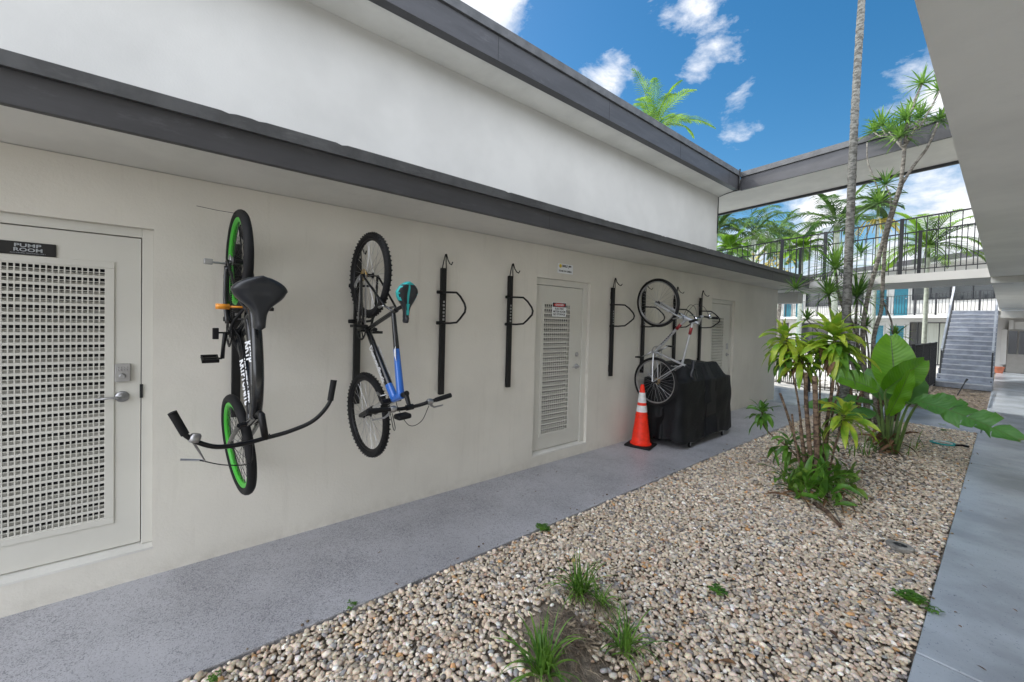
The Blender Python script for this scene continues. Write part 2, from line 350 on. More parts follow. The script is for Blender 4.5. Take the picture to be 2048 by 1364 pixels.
def text_mb(txt, org, xdir, ydir, size, mats, name, parent, depth=.002, bold=0, align='CENTER', width=None, local=False):
    cu = bpy.data.curves.new('txt', 'FONT'); cu.body = txt; cu.size = size; cu.extrude = depth/2; cu.offset = bold; cu.align_x = align; cu.align_y = 'CENTER'; cu.resolution_u = 3
    ob = bpy.data.objects.new('txt', cu)
    me = bpy.data.meshes.new_from_object(ob)
    X = Vector(xdir).normalized(); Y = Vector(ydir).normalized(); Z = X.cross(Y); mb = MB()
    xs = [v.co.x for v in me.vertices]; k = 1.0
    if width: k = width/max(1e-6, (max(xs)-min(xs)))
    mb.add([Vector(org)+X*v.co.x*k+Y*v.co.y+Z*v.co.z for v in me.vertices], [tuple(p.vertices) for p in me.polygons])
    bpy.data.objects.remove(ob); bpy.data.curves.remove(cu); bpy.data.meshes.remove(me)
    return mb.build(name, mats, parent, local=local)

exec_done = True
# ------------------------------------------------------------ setting: ground, paths
def struct(mb, name, mats, **k): return tag(mb.build(name, mats, **k), kind='structure')
g = MB(); g.add([(-600, -600, -.09), (600, -600, -.09), (600, 600, -.09), (-600, 600, -.09)], [(0, 1, 2, 3)]); struct(g, 'ground', 'dirt')
# path along the wall, cut into slabs by joints
p = MB(); p.box((-.02, -4, -.12), (1.10, 8.397, 0)); p.box((-.02, 8.409, -.12), (1.10, 11.04, 0)); struct(p, 'path', ['walk'], bevel=.006)
p = MB()
for a_, b_ in ((-4, 3.18), (3.192, 8.40), (8.412, 11.06)): p.box((3.29, a_, -.12), (5.2, b_, .0))
p.box((3.33, 11.07, -.12), (5.2, 40, .0)); struct(p, 'path', ['walk_smooth'], bevel=.006)
p = MB(); p.poly([(-4, 11.05, .0), (1.10, 11.05, 0), (3.322, 11.06, 0), (3.322, 13.1, 0), (-4, 14.4, 0)], (0, 0, -.12)); struct(p, 'path', ['walk_smooth'], bevel=.006, recalc=True)
p = MB(); p.add([(1.8, 13.0, -.03), (3.33, 13.0, -.03), (3.33, 19.3, -.03), (1.8, 19.3, -.03)], [(0, 1, 2, 3)]); struct(p, 'ground', 'mulch')
p = MB(); p.add([(-40, 13.5, -.06), (1.95, 13.5, -.06), (1.95, 60, -.06), (-40, 60, -.06)], [(0, 1, 2, 3)]); struct(p, 'patio', 'patio')
p = MB(); p.box((-11, 20.5, -.2), (-3.2, 25.5, -.045)); struct(p, 'pool_water', 'water')
# gravel bed: bumpy soil sheet under real pebbles
def bed_h(x, y):
    h = .012*math.sin(x*3.1+y*1.7)+.010*math.sin(x*5.3-y*2.9)
    for (cx_, cy_, r_, a_) in ((1.98, 1.72, .40, .13), (2.22, 5.75, .5, .05), (2.55, 7.9, .5, .05), (2.2, 1.45, .3, .05)):
        d2 = ((x-cx_)**2+(y-cy_)**2)/r_**2; h += a_*math.exp(-d2*2.2)
    e = min(x-1.10, 3.29-x, 11.05-y); return h*min(1, max(0, e/.25))
g = MB(); nx, ny = 46, 250; xs = np.linspace(1.10, 3.29, nx); ys = np.linspace(-1.2, 11.05, ny)
g.add([(x_, y_, -.032+bed_h(x_, y_)+random.uniform(-.003, .003)) for y_ in ys for x_ in xs],
      [(j*nx+i, j*nx+i+1, (j+1)*nx+i+1, (j+1)*nx+i) for j in range(ny-1) for i in range(nx-1)])
struct(g, 'gravel_bed', 'dirt', smooth=True)
def ico(sub):
    bm = bmesh.new(); bmesh.ops.create_icosphere(bm, subdivisions=sub, radius=1); bm.verts.ensure_lookup_table()
    v = np.array([q.co for q in bm.verts]); f = np.array([[w.index for w in q.verts] for q in bm.faces]); bm.free(); return v, f
PAL = np.array([(.64, .54, .43), (.55, .46, .37), (.68, .61, .52), (.43, .37, .30), (.48, .38, .28), (.58, .48, .36), (.22, .20, .19), (.55, .32, .15), (.40, .27, .19), (.30, .29, .29), (.76, .73, .68)])
PW = np.array([.2, .17, .14, .11, .09, .09, .06, .02, .03, .05, .04]); PW = PW/PW.sum()
def bare(x, y):                        # places where the photo shows soil between the stones
    b = 0
    for (cx_, cy_, r_, a_) in ((2.02, 1.62, .24, 1.15), (2.30, 1.50, .22, .75), (2.62, 7.1, .6, .42), (2.75, 6.9, .3, .2), (2.25, 5.75, .22, 1.0), (2.55, 7.9, .25, 1.0), (2.4, 9.6, .5, .5), (2.55, 1.3, .3, .6)):
        b += a_*math.exp(-((x-cx_)**2+(y-cy_)**2)/r_**2)
    return b
def pebbles(y0, y1, step, sub, name):
    V, F = ico(sub); P = []
    y_ = y0
    while y_ < y1:
        x_ = 1.115
        while x_ < 3.285:
            px_ = x_+random.uniform(-.6, .6)*step; py_ = y_+random.uniform(-.6, .6)*step
            if 1.108 < px_ < 3.286 and random.random() > bare(px_, py_): P.append((px_, py_))
            x_ += step
        y_ += step
    P = np.array(P); n_ = len(P)
    sz = step*.5*np.clip(rng.lognormal(0.12, .27, n_), .55, 2.0)
    sc = np.stack([sz*rng.uniform(1.0, 1.5, n_), sz*rng.uniform(.8, 1.05, n_), sz*rng.uniform(.5, .8, n_)], 1)
    an = rng.uniform(0, 2*np.pi, n_); ti = rng.normal(0, .28, n_)
    L = V[None]*(1+rng.normal(0, .07, (n_, len(V), 1)))*sc[:, None, :]
    c_, s_ = np.cos(ti), np.sin(ti); L = np.stack([L[..., 0]*c_[:, None]+L[..., 2]*s_[:, None], L[..., 1], -L[..., 0]*s_[:, None]+L[..., 2]*c_[:, None]], -1)
    c_, s_ = np.cos(an), np.sin(an); L = np.stack([L[..., 0]*c_[:, None]-L[..., 1]*s_[:, None], L[..., 0]*s_[:, None]+L[..., 1]*c_[:, None], L[..., 2]], -1)
    zz = np.array([bed_h(a, b) for a, b in P])-.022+rng.uniform(0, .016, n_)
    L += np.stack([P[:, 0], P[:, 1], zz], 1)[:, None, :]
    # keep the stones off the paths
    L[..., 0] = np.clip(L[..., 0], 1.103, 3.288)
    me = bpy.data.meshes.new(name); nv = len(V); nf = len(F)
    me.vertices.add(n_*nv); me.vertices.foreach_set('co', L.astype(np.float32).ravel())
    FF = (F[None]+(np.arange(n_)*nv)[:, None, None]).reshape(-1, 3)
    me.loops.add(len(FF)*3); me.loops.foreach_set('vertex_index', FF.astype(np.int32).ravel())
    me.polygons.add(len(FF)); me.polygons.foreach_set('loop_start', (np.arange(len(FF))*3).astype(np.int32)); me.polygons.foreach_set('loop_total', np.full(len(FF), 3, np.int32))
    me.polygons.foreach_set('use_smooth', np.ones(len(FF), bool))
    me.update(calc_edges=True)
    col = PAL[rng.choice(len(PAL), n_, p=PW)]*rng.uniform(.68, 1.12, (n_, 1))
    col = np.concatenate([col, np.ones((n_, 1))], 1); col = np.repeat(col, nv, 0).astype(np.float32)
    at_ = me.attributes.new('Col', 'FLOAT_COLOR', 'POINT'); at_.data.foreach_set('color', col.ravel())
    me.materials.append(MAT['pebble'])
    o = bpy.data.objects.new(name, me); S.collection.objects.link(o); return o
tag(pebbles(-.4, 5.0, .0205, 2, 'gravel'), 'pale river pebbles covering the near end of the planting bed', 'gravel', kind='stuff')
tag(pebbles(5.0, 11.03, .024, 1, 'gravel'), 'pale river pebbles around the plants at the far end of the bed', 'gravel', kind='stuff')

# ------------------------------------------------------------ main building
BLD = thing('apartment_building', 'long white two storey block with cream ground floor and dark grey roof edges', 'building', (0, 5, 0))
OP = [(-1.25, -.135, .193, 2.32), (3.35, 4.35, .135, 2.31), (7.98, 9.02, .12, 2.30)]     # door openings y0 y1 z0 z1
def sheet_wall(mb, ys_, zs_, x_, inside, rev, flip=False):
    for i in range(len(ys_)-1):
        for j in range(len(zs_)-1):
            yc, zc = (ys_[i]+ys_[i+1])/2, (zs_[j]+zs_[j+1])/2
            if any(a < yc < b and c < zc < d for a, b, c, d in inside): continue
            mb.add([(x_, ys_[i], zs_[j]), (x_, ys_[i+1], zs_[j]), (x_, ys_[i+1], zs_[j+1]), (x_, ys_[i], zs_[j+1])], [(0, 1, 2, 3)])
    for a, b, c, d in inside:
        r_ = x_-rev
        mb.add([(x_, a, c), (x_, b, c), (x_, b, d), (x_, a, d), (r_, a, c), (r_, b, c), (r_, b, d), (r_, a, d)],
               [(0, 4, 5, 1), (1, 5, 6, 2), (2, 6, 7, 3), (3, 7, 4, 0)])
ysw = sorted({-4.0, 11.5}.union(*[{a, b} for a, b, c, d in OP])); zsw = sorted({-.08, 2.70}.union(*[{c, d} for a, b, c, d in OP]))
w = MB(); sheet_wall(w, ysw, zsw, 0.0, OP, .115)
w.add([(0, 11.5, -.08), (-6, 11.5, -.08), (-6, 11.5, 2.70), (0, 11.5, 2.70)], [(0, 1, 2, 3)])
w.add([(0, -4, -.08), (-6, -4, -.08), (-6, -4, 2.70), (0, -4, 2.70)], [(0, 3, 2, 1)])
w.add([(-6, -4, -.08), (-6, 11.5, -.08), (-6, 11.5, 2.7), (-6, -4, 2.7)], [(0, 3, 2, 1)])
w.build('wall', 'cream', BLD)
# sloping plaster sills under the doors
for (a, b, c, d) in OP:
    s_ = MB(); s_.add([(.003, a-.004, c-.012), (.003, b+.004, c-.012), (.003, b+.004, c+.002), (.003, a-.004, c+.002), (-.10, a-.0, c+.028), (-.10, b+.0, c+.028)],
                      [(0, 1, 2, 3), (3, 2, 5, 4), (0, 3, 4), (1, 5, 2)]); s_.build('sill', 'soffit', BLD)
w = MB()
w.box((-6, -4, 2.97), (-1.5, 11.5, 5.31)); w.build('upper_wall', 'white_wall', BLD)
w = MB(); w.box((-6, -4, 2.703), (.655, 11.47, 2.76)); w.build('soffit', 'soffit', BLD)
w = MB(); w.box((-6, -4, 2.765), (.652, 11.47, 2.90)); w.build('roof', 'roofing', BLD)
f_ = MB(); f_.box((.655, -4, 2.694), (.695, 11.50, 2.852)); f_.box((-2, 11.472, 2.694), (.654, 11.512, 2.852)); f_.build('fascia', 'fascia', BLD, bevel=.003)
f_ = MB()
# cap flashing with a slightly ragged top edge
ny_ = 420; top = []; 
for i in range(ny_+1):
    y_ = -4+15.53*i/ny_; z_ = 2.925+.004*math.sin(y_*1.3)+(random.random() < .12)*random.uniform(-.010, 0)
    top.append((y_, z_))
o_ = []
for y_, z_ in top: o_ += [(.722, y_, 2.852), (.722, y_, z_), (.63, y_, z_+.004), (.63, y_, 2.852)]
f_.add(o_, [(4*i+a_, 4*i+4+a_, 4*i+4+(a_+1) % 4, 4*i+(a_+1) % 4) for i in range(ny_) for a_ in range(4)]+[(0, 1, 2, 3), (4*ny_+3, 4*ny_+2, 4*ny_+1, 4*ny_)])
f_.box((-2, 11.532, 2.855), (.72, 11.56, 2.925))
f_.build('roof_edge_cap', 'fascia_cap', BLD, recalc=True)
# upper eave and roof
XE = -.87
w = MB(); w.box((-6.5, -4, 5.312), (XE-.10, 13.0, 5.38)); w.build('soffit', 'soffit', BLD)
w = MB(); w.box((-6.5, -4, 5.385), (XE-.09, 13.0, 5.62)); w.build('roof', 'roofing', BLD)
w = MB(); w.box((XE-.13, -4, 5.285), (XE, 11.28, 5.615)); w.build('fascia', 'fascia', BLD, bevel=.003)
for y_ in (.9, 3.34, 5.78, 8.22, 10.6): MB().box((XE, y_, 5.29), (XE+.0015, y_+.006, 5.61)).build('fascia_seam', 'dark', BLD)
for y_ in (2.84, 5.88, 8.92): MB().box((.695, y_, 2.697), (.6957, y_+.002, 2.851)).build('fascia_seam', 'dark', BLD)
w = MB(); w.box((XE-.16, -4, 5.617), (XE+.035, 11.25, 5.745)); w.build('roof_edge_cap', 'fascia_cap', BLD, bevel=.004)
# conduit in the roof corner
w = MB(); w.tube([(-.86, 11.2, 5.80), (-.83, 11.12, 5.72), (-.83, 11.12, 5.45), (-.84, 11.1, 5.24)], .02, 8); w.tube([(-.84, 11.1, 5.26), (-1.2, 11.3, 5.29), (-1.47, 11.44, 5.28), (-1.48, 11.46, 4.3)], .011, 6)
w.build('cable', 'black_metal', BLD, smooth=True)

def grille(door, y0, y1, z0, z1, xf, py=.0255, pz=.0602):
    fr = MB(); fr.box((xf-.012, y0-.045, z0-.04), (xf+.008, y1+.045, z0)); fr.box((xf-.012, y0-.045, z1), (xf+.008, y1+.045, z1+.04))
    fr.box((xf-.012, y0-.045, z0+.0005), (xf+.008, y0, z1-.0005)); fr.box((xf-.012, y1, z0+.0005), (xf+.008, y1+.045, z1-.0005))
    fr.build('grille_frame', 'door_paint', door, bevel=.002)
    m_ = MB(); nz_ = round((z1-z0)/pz); pz = (z1-z0)/nz_; ny_ = round((y1-y0)/py); py = (y1-y0)/ny_
    for k in range(nz_+1):
        zc = z0+k*pz; m_.box((xf-.004, y0, max(z0, zc-.008)), (xf+.002, y1, min(z1, zc+.008)))
        if k < nz_:
            m_.box((xf-.004, y0, zc+pz*.47), (xf+.0015, y1, zc+pz*.47+.004))
            m_.add([(xf-.022, y0, zc+.004), (xf-.022, y1, zc+.004), (xf-.036, y1, zc+pz*.40), (xf-.036, y0, zc+pz*.40)], [(0, 1, 2, 3)])
    for k in range(1, ny_):
        yc = y0+k*py; m_.box((xf-.005, yc-.0032, z0), (xf+.0025, yc+.0032, z1))
    m_.build('grille', 'door_paint', door)
    b_ = MB(); b_.box((xf-.06, y0-.02, z0-.02), (xf-.045, y1+.02, z1+.02)); b_.build('shade_backing', 'dark', door)  # dark sheet standing in for the shade behind the vent holes
def door(y0, y1, z0, z1, gr, hinge_left, label):
    d_ = MB(); xf = -.062
    if gr:
        a, b, c, e = gr
        for q in ((y0, z0, a, z1), (b, z0, y1, z1), (a, z0, b, c), (a, e, b, z1)): d_.box((xf-.045, q[0], q[1]), (xf, q[2], q[3]))
    o = d_.build('door', 'door_paint', BLD); o['label'] = label
    return o, xf
def jamb(o0, a, b, z0, z1, parent):
    f_ = MB(); xo = -.045
    ya, yb, za, zb = o0
    f_.box((-.11, ya, za+.02), (xo, a-.006, zb)); f_.box((-.11, b+.006, za+.02), (xo, yb, zb)); f_.box((-.11, a-.006, z1+.006), (xo, b+.006, zb))
    f_.build('door_frame', 'door_paint', parent, bevel=.003)
    k = MB(); k.box((-.14, ya, za), (-.118, yb, zb)); k.build('doorway', 'dark', parent)
def lever(c, parent, ydir, L=.11):
    m_ = MB(); c = Vector(c); m_.lathe(c, (1, 0, 0), [(.001, 0), (.036, 0), (.036, .006), (.030, .012), (.018, .016), (.014, .05), (.001, .05)], 24)
    m_.tube([c+Vector((.045, 0, 0)), c+Vector((.05, ydir*.02, 0)), c+Vector((.048, ydir*.06, .002)), c+Vector((.046, ydir*L, -.004))], [.010, .011, .009, .008], 10, flat=.8)
    m_.build('door_handle', 'steel', parent, smooth=True)
# pump room door
dA, xf = door(-1.12, -.200, .225, 2.255, (-1.05, -.372, .43, 2.045), True, 'cream metal door with a wide grid vent and a black sign')
grille(dA, -1.05, -.372, .43, 2.045, xf); jamb(OP[0], -1.12, -.2, .225, 2.255, dA); lever((xf, -.29, 1.215), dA, -1, .12)
k = MB(); k.box((xf, -.322, 1.315), (xf+.022, -.250, 1.43)); k.lathe((xf+.02, -.286, 1.35), (1, 0, 0), [(.001, 0), (.017, 0), (.017, .014), (.012, .018), (.001, .018)])
for i in range(4):
    for j in range(2): k.box((xf+.022, -.312+i*.014, 1.385+j*.016), (xf+.026, -.303+i*.014, 1.395+j*.016))
k.build('keypad_lock', 'steel', dA, bevel=.004)
k = MB(); k.box((-.05, -.203, 1.20), (-.036, -.188, 1.29)); k.build('latch_plate', 'dark', dA)
# meter room door
dB, xf = door(3.375, 4.255, .168, 2.225, (3.545, 4.015, .36, 2.00), True, 'narrow cream metal door with a tall grid vent and a danger sticker')
grille(dB, 3.545, 4.015, .36, 2.00, xf, .036); jamb(OP[1], 3.375, 4.255, .168, 2.225, dB); lever((xf, 4.175, 1.185), dB, -1, .12)
k = MB(); k.lathe((xf, 4.175, 1.345), (1, 0, 0), [(.001, 0), (.030, 0), (.028, .012), (.02, .02), (.001, .022)]); k.build('deadbolt', 'steel', dB, smooth=True)
for z_ in (1.97, 1.20, .42):
    k = MB(); k.tube([(-.05, 3.372, z_-.05), (-.05, 3.372, z_+.05)], .009, 8); k.build('hinge', 'steel', dB)
# louvred door behind the grill
dC, xf = door(8.03, 8.97, .15, 2.215, (8.16, 8.66, .35, 1.95), True, 'cream door with horizontal slats partly hidden by the covered grill')
jamb(OP[2], 8.03, 8.97, .15, 2.215, dC); lever((xf, 8.85, 1.19), dC, -1, .1)
k = MB(); z_ = .36
while z_ < 1.94:
    k.add([(xf+.004, 8.16, z_), (xf+.004, 8.66, z_), (xf-.03, 8.66, z_+.036), (xf-.03, 8.16, z_+.036), (xf+.004, 8.16, z_+.016), (xf+.004, 8.66, z_+.016), (xf-.03, 8.66, z_+.050), (xf-.03, 8.16, z_+.050)],
          [(0, 1, 2, 3), (4, 7, 6, 5), (0, 4, 5, 1)]); z_ += .056
k.build('louvre', 'door_paint', dC)
MB().box((xf-.045, 8.15, .34), (xf-.04, 8.67, 1.96)).build('shade_backing', 'dark', dC)  # dark sheet gives the shade between the slats
k = MB(); k.box((xf, 8.80, 1.30), (xf+.02, 8.87, 1.42)); k.build('keypad_lock', 'steel', dC, bevel=.004)

# ------------------------------------------------------------ signs on wall and doors
sg = thing('room_sign', 'black PUMP ROOM nameplate at the top of the large vented door', 'sign', (-.055, -.70, 2.13))
k = MB(); k.box((-.062, -.90, 2.088), (-.052, -.582, 2.163)); k.build('plate', 'sign_black', sg, bevel=.003)
text_mb('PUMP', (-.0515, -.695, 2.141), (0, 1, 0), (0, 0, 1), .028, 'ink_grey', 'lettering', sg, bold=.0005, width=.105)
text_mb('ROOM', (-.0515, -.693, 2.116), (0, 1, 0), (0, 0, 1), .028, 'ink_grey', 'lettering', sg, bold=.0005, width=.112)
text_mb('AUTHORIZED PERSONNEL ONLY', (-.0515, -.693, 2.0975), (0, 1, 0), (0, 0, 1), .0065, 'ink_grey', 'lettering', sg, width=.14)
sg = thing('danger_sign', 'white danger sticker about the electric meter room on the middle door', 'sign', (-.05, 3.8, 1.93))
k = MB(); k.box((-.052, 3.672, 1.842), (-.048, 3.935, 2.025)); k.build('plate', 'sign_white', sg)
k = MB(); k.box((-.0479, 3.68, 1.965), (-.0470, 3.927, 2.019)); k.build('banner', 'ink', sg)
k = MB(); k.lathe((-.0469, 3.8035, 1.992), (1, 0, 0), [(.0005, 0), (.023, 0), (.023, .0008), (.0005, .0008)], 32)
k.v = [(a, 3.8035+(b-3.8035)*4.6, c) for a, b, c in k.v]; k.build('banner', 'sign_red', sg)
text_mb('DANGER', (-.0455, 3.8035, 1.992), (0, 1, 0), (0, 0, 1), .034, 'ink_white', 'lettering', sg, bold=.0008, depth=.0006, width=.15)
for i, tx in enumerate(('ELECTRIC', 'METER ROOM', 'NO STORAGE')):
    text_mb(tx, (-.047, 3.8035, 1.942-i*.036), (0, 1, 0), (0, 0, 1), .034, 'ink', 'lettering', sg, bold=.0006, depth=.001, width=(.16, .22, .22)[i])
sg = thing('camera_notice', 'small white SMILE camera notice with a yellow face above the middle door', 'sign', (0, 3.83, 2.45))
k = MB(); k.box((.0, 3.695, 2.392), (.006, 3.98, 2.513)); k.build('plate', 'sign_white', sg, bevel=.002)
k = MB(); k.lathe((.006, 3.745, 2.482), (1, 0, 0), [(.0005, 0), (.024, 0), (.024, .001), (.0005, .001)], 28); k.build('smiling_face', 'sign_yellow', sg)
k = MB(); k.tube([(.0075, 3.745+.014*math.sin(t_), 2.482-.014*math.cos(t_)) for t_ in np.linspace(-1.2, 1.2, 9)], .0018, 5); k.lathe((.007, 3.737, 2.489), (1, 0, 0), [(.0028, 0), (.0028, .001)], 8); k.lathe((.007, 3.753, 2.489), (1, 0, 0), [(.0028, 0), (.0028, .001)], 8)
k.build('smile', 'ink', sg)
text_mb('SMILE', (.0065, 3.825, 2.484), (0, 1, 0), (0, 0, 1), .040, 'ink', 'lettering', sg, bold=.001, width=.10)
k = MB(); k.box((.0065, 3.895, 2.480), (.008, 3.935, 2.498)); k.box((.0065, 3.935, 2.484), (.008, 3.947, 2.494)); k.bar((.007, 3.905, 2.480), (.007, 3.89, 2.462), .002, .005); k.build('camera_symbol', 'ink', sg)
text_mb("YOU'RE ON CAMERA", (.0065, 3.835, 2.42), (0, 1, 0), (0, 0, 1), .030, 'sign_blue' if 'sign_blue' in MAT else 'ink', 'lettering', sg, bold=.0007, width=.24)

# ------------------------------------------------------------ wall racks
def make_rack(y_, label, loc):
    t_ = thing('bike_rack', label, 'bike rack', loc, group='black vertical bike racks fixed along the cream wall'); L = dict(local=True)
    k = MB(); k.box((.012, -.028, 0), (.050, .028, 1.26)); k.box((0, -.02, .06), (.012, .02, .16)); k.box((0, -.02, 1.1), (.012, .02, 1.2))
    k.build('post', 'black_metal', t_, bevel=.005, **L)
    k = MB(); k.tube([(.045, -.024, 1.24), (.05, -.012, 1.32), (.055, .004, 1.395), (.062, .014, 1.395), (.075, .022, 1.34), (.11, .022, 1.30), (.145, .022, 1.285), (.165, .022, 1.31)], .0055, 8)
    k.tube([(.045, .024, 1.24), (.05, .016, 1.32), (.06, .010, 1.40)], .0055, 8); k.build('hook', 'black_metal', t_, smooth=True, **L)
    k = MB(); k.tube([(.06, -.06, 1.015), (.066, .0, 1.02), (.10, .045, 1.02), (.19, .06, 1.015), (.26, .062, .97), (.325, .064, .905), (.345, .064, .865), (.335, .064, .825), (.26, .062, .765), (.20, .06, .725), (.10, .045, .715), (.066, 0, .715), (.06, -.06, .715)], .0105, 10)
    k.build('wheel_loop', 'black_metal', t_, smooth=True, **L)
    for z_ in (1.017, .715):
        k = MB(); k.tube([(.06, -.082, z_), (.061, -.03, z_)], [.016, .018], 12); k.build('foam_sleeve', 'rubber', t_, smooth=True, **L)
    k = MB()
    for i in range(6): k.box((.0505, -.012+(i % 2)*.004, .74+i*.035), (.0512, .010, .76+i*.035))
    k.build('marking', 'steel', t_, **L)
    return t_
racks = [(2.045, 'empty black wall rack right of the blue mountain bike'), (2.911, 'empty black wall rack just left of the meter room door'),
         (4.813, 'empty black wall rack just right of the meter room door'), (.325, 'black wall rack hidden behind the green rimmed cruiser'),
         (1.20, 'black wall rack holding the blue mountain bike'), (5.60, 'black wall rack behind the wheels of the silver bicycle'),
         (6.55, 'black wall rack seen through the frame of the silver bicycle'), (7.46, 'black wall rack beside the slatted door above the grill cover')]
r0 = make_rack(*[racks[0][0]], racks[0][1], (0, racks[0][0], 1.02))
for y_, lb in racks[1:]: copy_thing(r0, (0, y_, 1.02), lb)

# ------------------------------------------------------------ bicycles
def spoke_pts(c, Rr, n, hubr, w, cross):
    out_ = []
    for i in range(n):
        a = 2*math.pi*i/n; side = 1 if i % 2 else -1; b_ = a+cross*(1 if (i//2) % 2 else -1)
        out_.append((Vector((c[0]+math.cos(b_)*hubr, side*w, c[2]+math.sin(b_)*hubr)), Vector((c[0]+math.cos(a)*Rr, 0, c[2]+math.sin(a)*Rr))))
    return out_
def wheel(parent, c, Rr, tr, rimmat, rimw, T=None, knobs=0, spokemat='black_metal', spokes=36, hubmat='black_metal', label=None, rimh=.022):
    """one wheel part: tyre mesh, with rim, spokes and hub as sub-parts; T turns the front wheel about the steering axis"""
    c = Vector(c)
    def fin(mb):
        if T: mb.v = [tuple(T @ Vector(q)) for q in mb.v]
        return mb
    ty = MB(); ty.ring(c, (0, 1, 0), Rr-tr, tr, 64, 12)
    if knobs:
        for i in range(knobs):
            a = 2*math.pi*i/knobs
            for (of, rr_, wd, hh) in ((0, Rr+.001, .009, .010), (.6, Rr-.006, .008, .010), (-.6, Rr-.006, .008, .010)):
                aa = a+(math.pi/knobs if of else 0); d = Vector((math.cos(aa), 0, math.sin(aa))); tg = Vector((-math.sin(aa), 0, math.cos(aa)))
                cc = c+d*(rr_-.004)+Vector((0, of*tr*1.35, 0)); nn = (d+Vector((0, of*1.2, 0))).normalized(); sdv = nn.cross(tg)
                ty.box((-hh/2, -wd/2, -.004), (hh/2, wd/2, .0055), (tg, sdv, nn), cc)
    o = fin(ty).build('wheel', 'rubber', parent, smooth='angle' if knobs else True, local=True)
    if label: o['label'] = label
    rm = MB(); rr_ = Rr-2*tr+.004
    rm.lathe(c-Vector((0, rimw/2, 0)), (0, 1, 0), [(rr_, 0), (rr_, rimw), (rr_-rimh*.6, rimw), (rr_-rimh, rimw*.7), (rr_-rimh, rimw*.3), (rr_-rimh*.6, 0), (rr_, 0)], 64)
    rm.f = rm.f[:-2]; rm.mi = rm.mi[:-2]; fin(rm).build('rim', rimmat, o, smooth='angle', local=True, recalc=True)
    sp = MB()
    for a, b_ in spoke_pts(c, rr_-rimh*.8, spokes, .022, .028, .5): sp.tube([a, b_], .0013, 4, cap=False)
    fin(sp).build('spokes', spokemat, o, local=True)
    hb = MB(); hb.lathe(c-Vector((0, .065, 0)), (0, 1, 0), [(.003, 0), (.006, 0), (.006, .02), (.016, .022), (.024, .036), (.024, .04), (.013, .045), (.013, .085), (.024, .09), (.024, .094), (.012, .098), (.006, .11), (.006, .13), (.003, .13)], 16)
    fin(hb).build('hub', hubmat, o, smooth='angle', local=True); return o
def curve(pts, n=6):
    """Catmull-Rom through pts"""
    P = [Vector(p) for p in pts]; P = [P[0]*2-P[1]]+P+[P[-1]*2-P[-2]]; o_ = []
    for i in range(1, len(P)-2):
        for j in range(n):
            t_ = j/n; a, b, c, d = P[i-1:i+3]
            o_.append(.5*((2*b)+(c-a)*t_+(2*a-5*b+4*c-d)*t_*t_+(3*b-a-3*c+d)*t_**3))
    o_.append(P[-2]); return o_
def saddle(parent, c, L, Wd, mats, nose=-.012, thick=.055, tail=None, split=False):
    """saddle: wide rounded back narrowing to the nose; c = top centre; X forward"""
    m_ = MB(); nx_, nyy = 26, 16; c = Vector(c); rows = []
    for i in range(nx_+1):
        u = i/nx_; x_ = -L*.42+u*L
        wd = Wd*.5*((math.sin(min(1, u/.30)*math.pi/2)**.55) if u < .30 else 1)*(1 if u < .3 else (1-.80*(1/(1+math.exp(-(u-.50)*13))))) * (1 if u < .96 else math.sqrt(max(0.0, 1-((u-.96)/.04)**2))*.9+.1)
        wd = max(wd, .008); rows.append((x_, wd, u))
    vs = []
    for x_, wd, u in rows:
        for j in range(nyy):
            a = math.pi*j/(nyy-1); yy = math.cos(a)*wd; bul = math.sin(a)**.6
            hump = .018*math.exp(-((u-.12)/.16)**2); dip = -.014*math.exp(-(yy/(.014+.15*wd))**2)*(1 if .05 < u < .85 else 0)*(1 if split else .55)
            vs.append(c+Vector((x_, yy, -thick*(1-bul)+hump+dip+(nose*max(0, u-.8)/.2))))
        vs.append(c+Vector((x_, wd*.9, -thick*1.25)))if False else None
    vs = [q for q in vs if q is not None]; k = nyy; fs = []
    for i in range(nx_):
        for j in range(k-1):
            fs.append((i*k+j, i*k+j+1, (i+1)*k+j+1, (i+1)*k+j))
            if len(mats) > 1: pass
        fs.append((i*k+k-1, i*k, (i+1)*k, (i+1)*k+k-1))
    fs.append(tuple(range(k))); fs.append(tuple(reversed(range(nx_*k, nx_*k+k))))
    m_.add(vs, fs)
    if len(mats) > 1:
        mi = []
        for f in m_.f:
            q = [m_.v[i] for i in f]; yy = abs(sum(p[1] for p in q)/len(q)-c.y); xx = sum(p[0] for p in q)/len(q)-c.x
            u = (xx+L*.42)/L; wd = min(rows, key=lambda r_: abs(r_[0]-xx))[1]
            mi.append(1 if (u < .06 or (u < .45 and yy > wd*.86) or (yy < .009 and .05 < u < .8)) else 0)
        m_.mi = mi
    o = m_.build('saddle', mats, parent, smooth=True, local=True, recalc=True)
    r_ = MB()
    for s_ in (-1, 1): r_.tube([c+Vector((-L*.3, s_*.03, -.045)), c+Vector((-L*.1, s_*.022, -.06)), c+Vector((L*.15, s_*.022, -.06)), c+Vector((L*.42, s_*.008, -.04))], .004, 6)
    if not split:
        for s_ in (-1, 1): r_.tube([c+Vector((-.075, s_*.055, -.10+.008*i)) + Vector((.012*math.cos(i*1.6), .012*math.sin(i*1.6), 0)) for i in range(9)], .003, 5)
    r_.build('saddle_rails', 'black_metal', o, smooth=True, local=True); return o
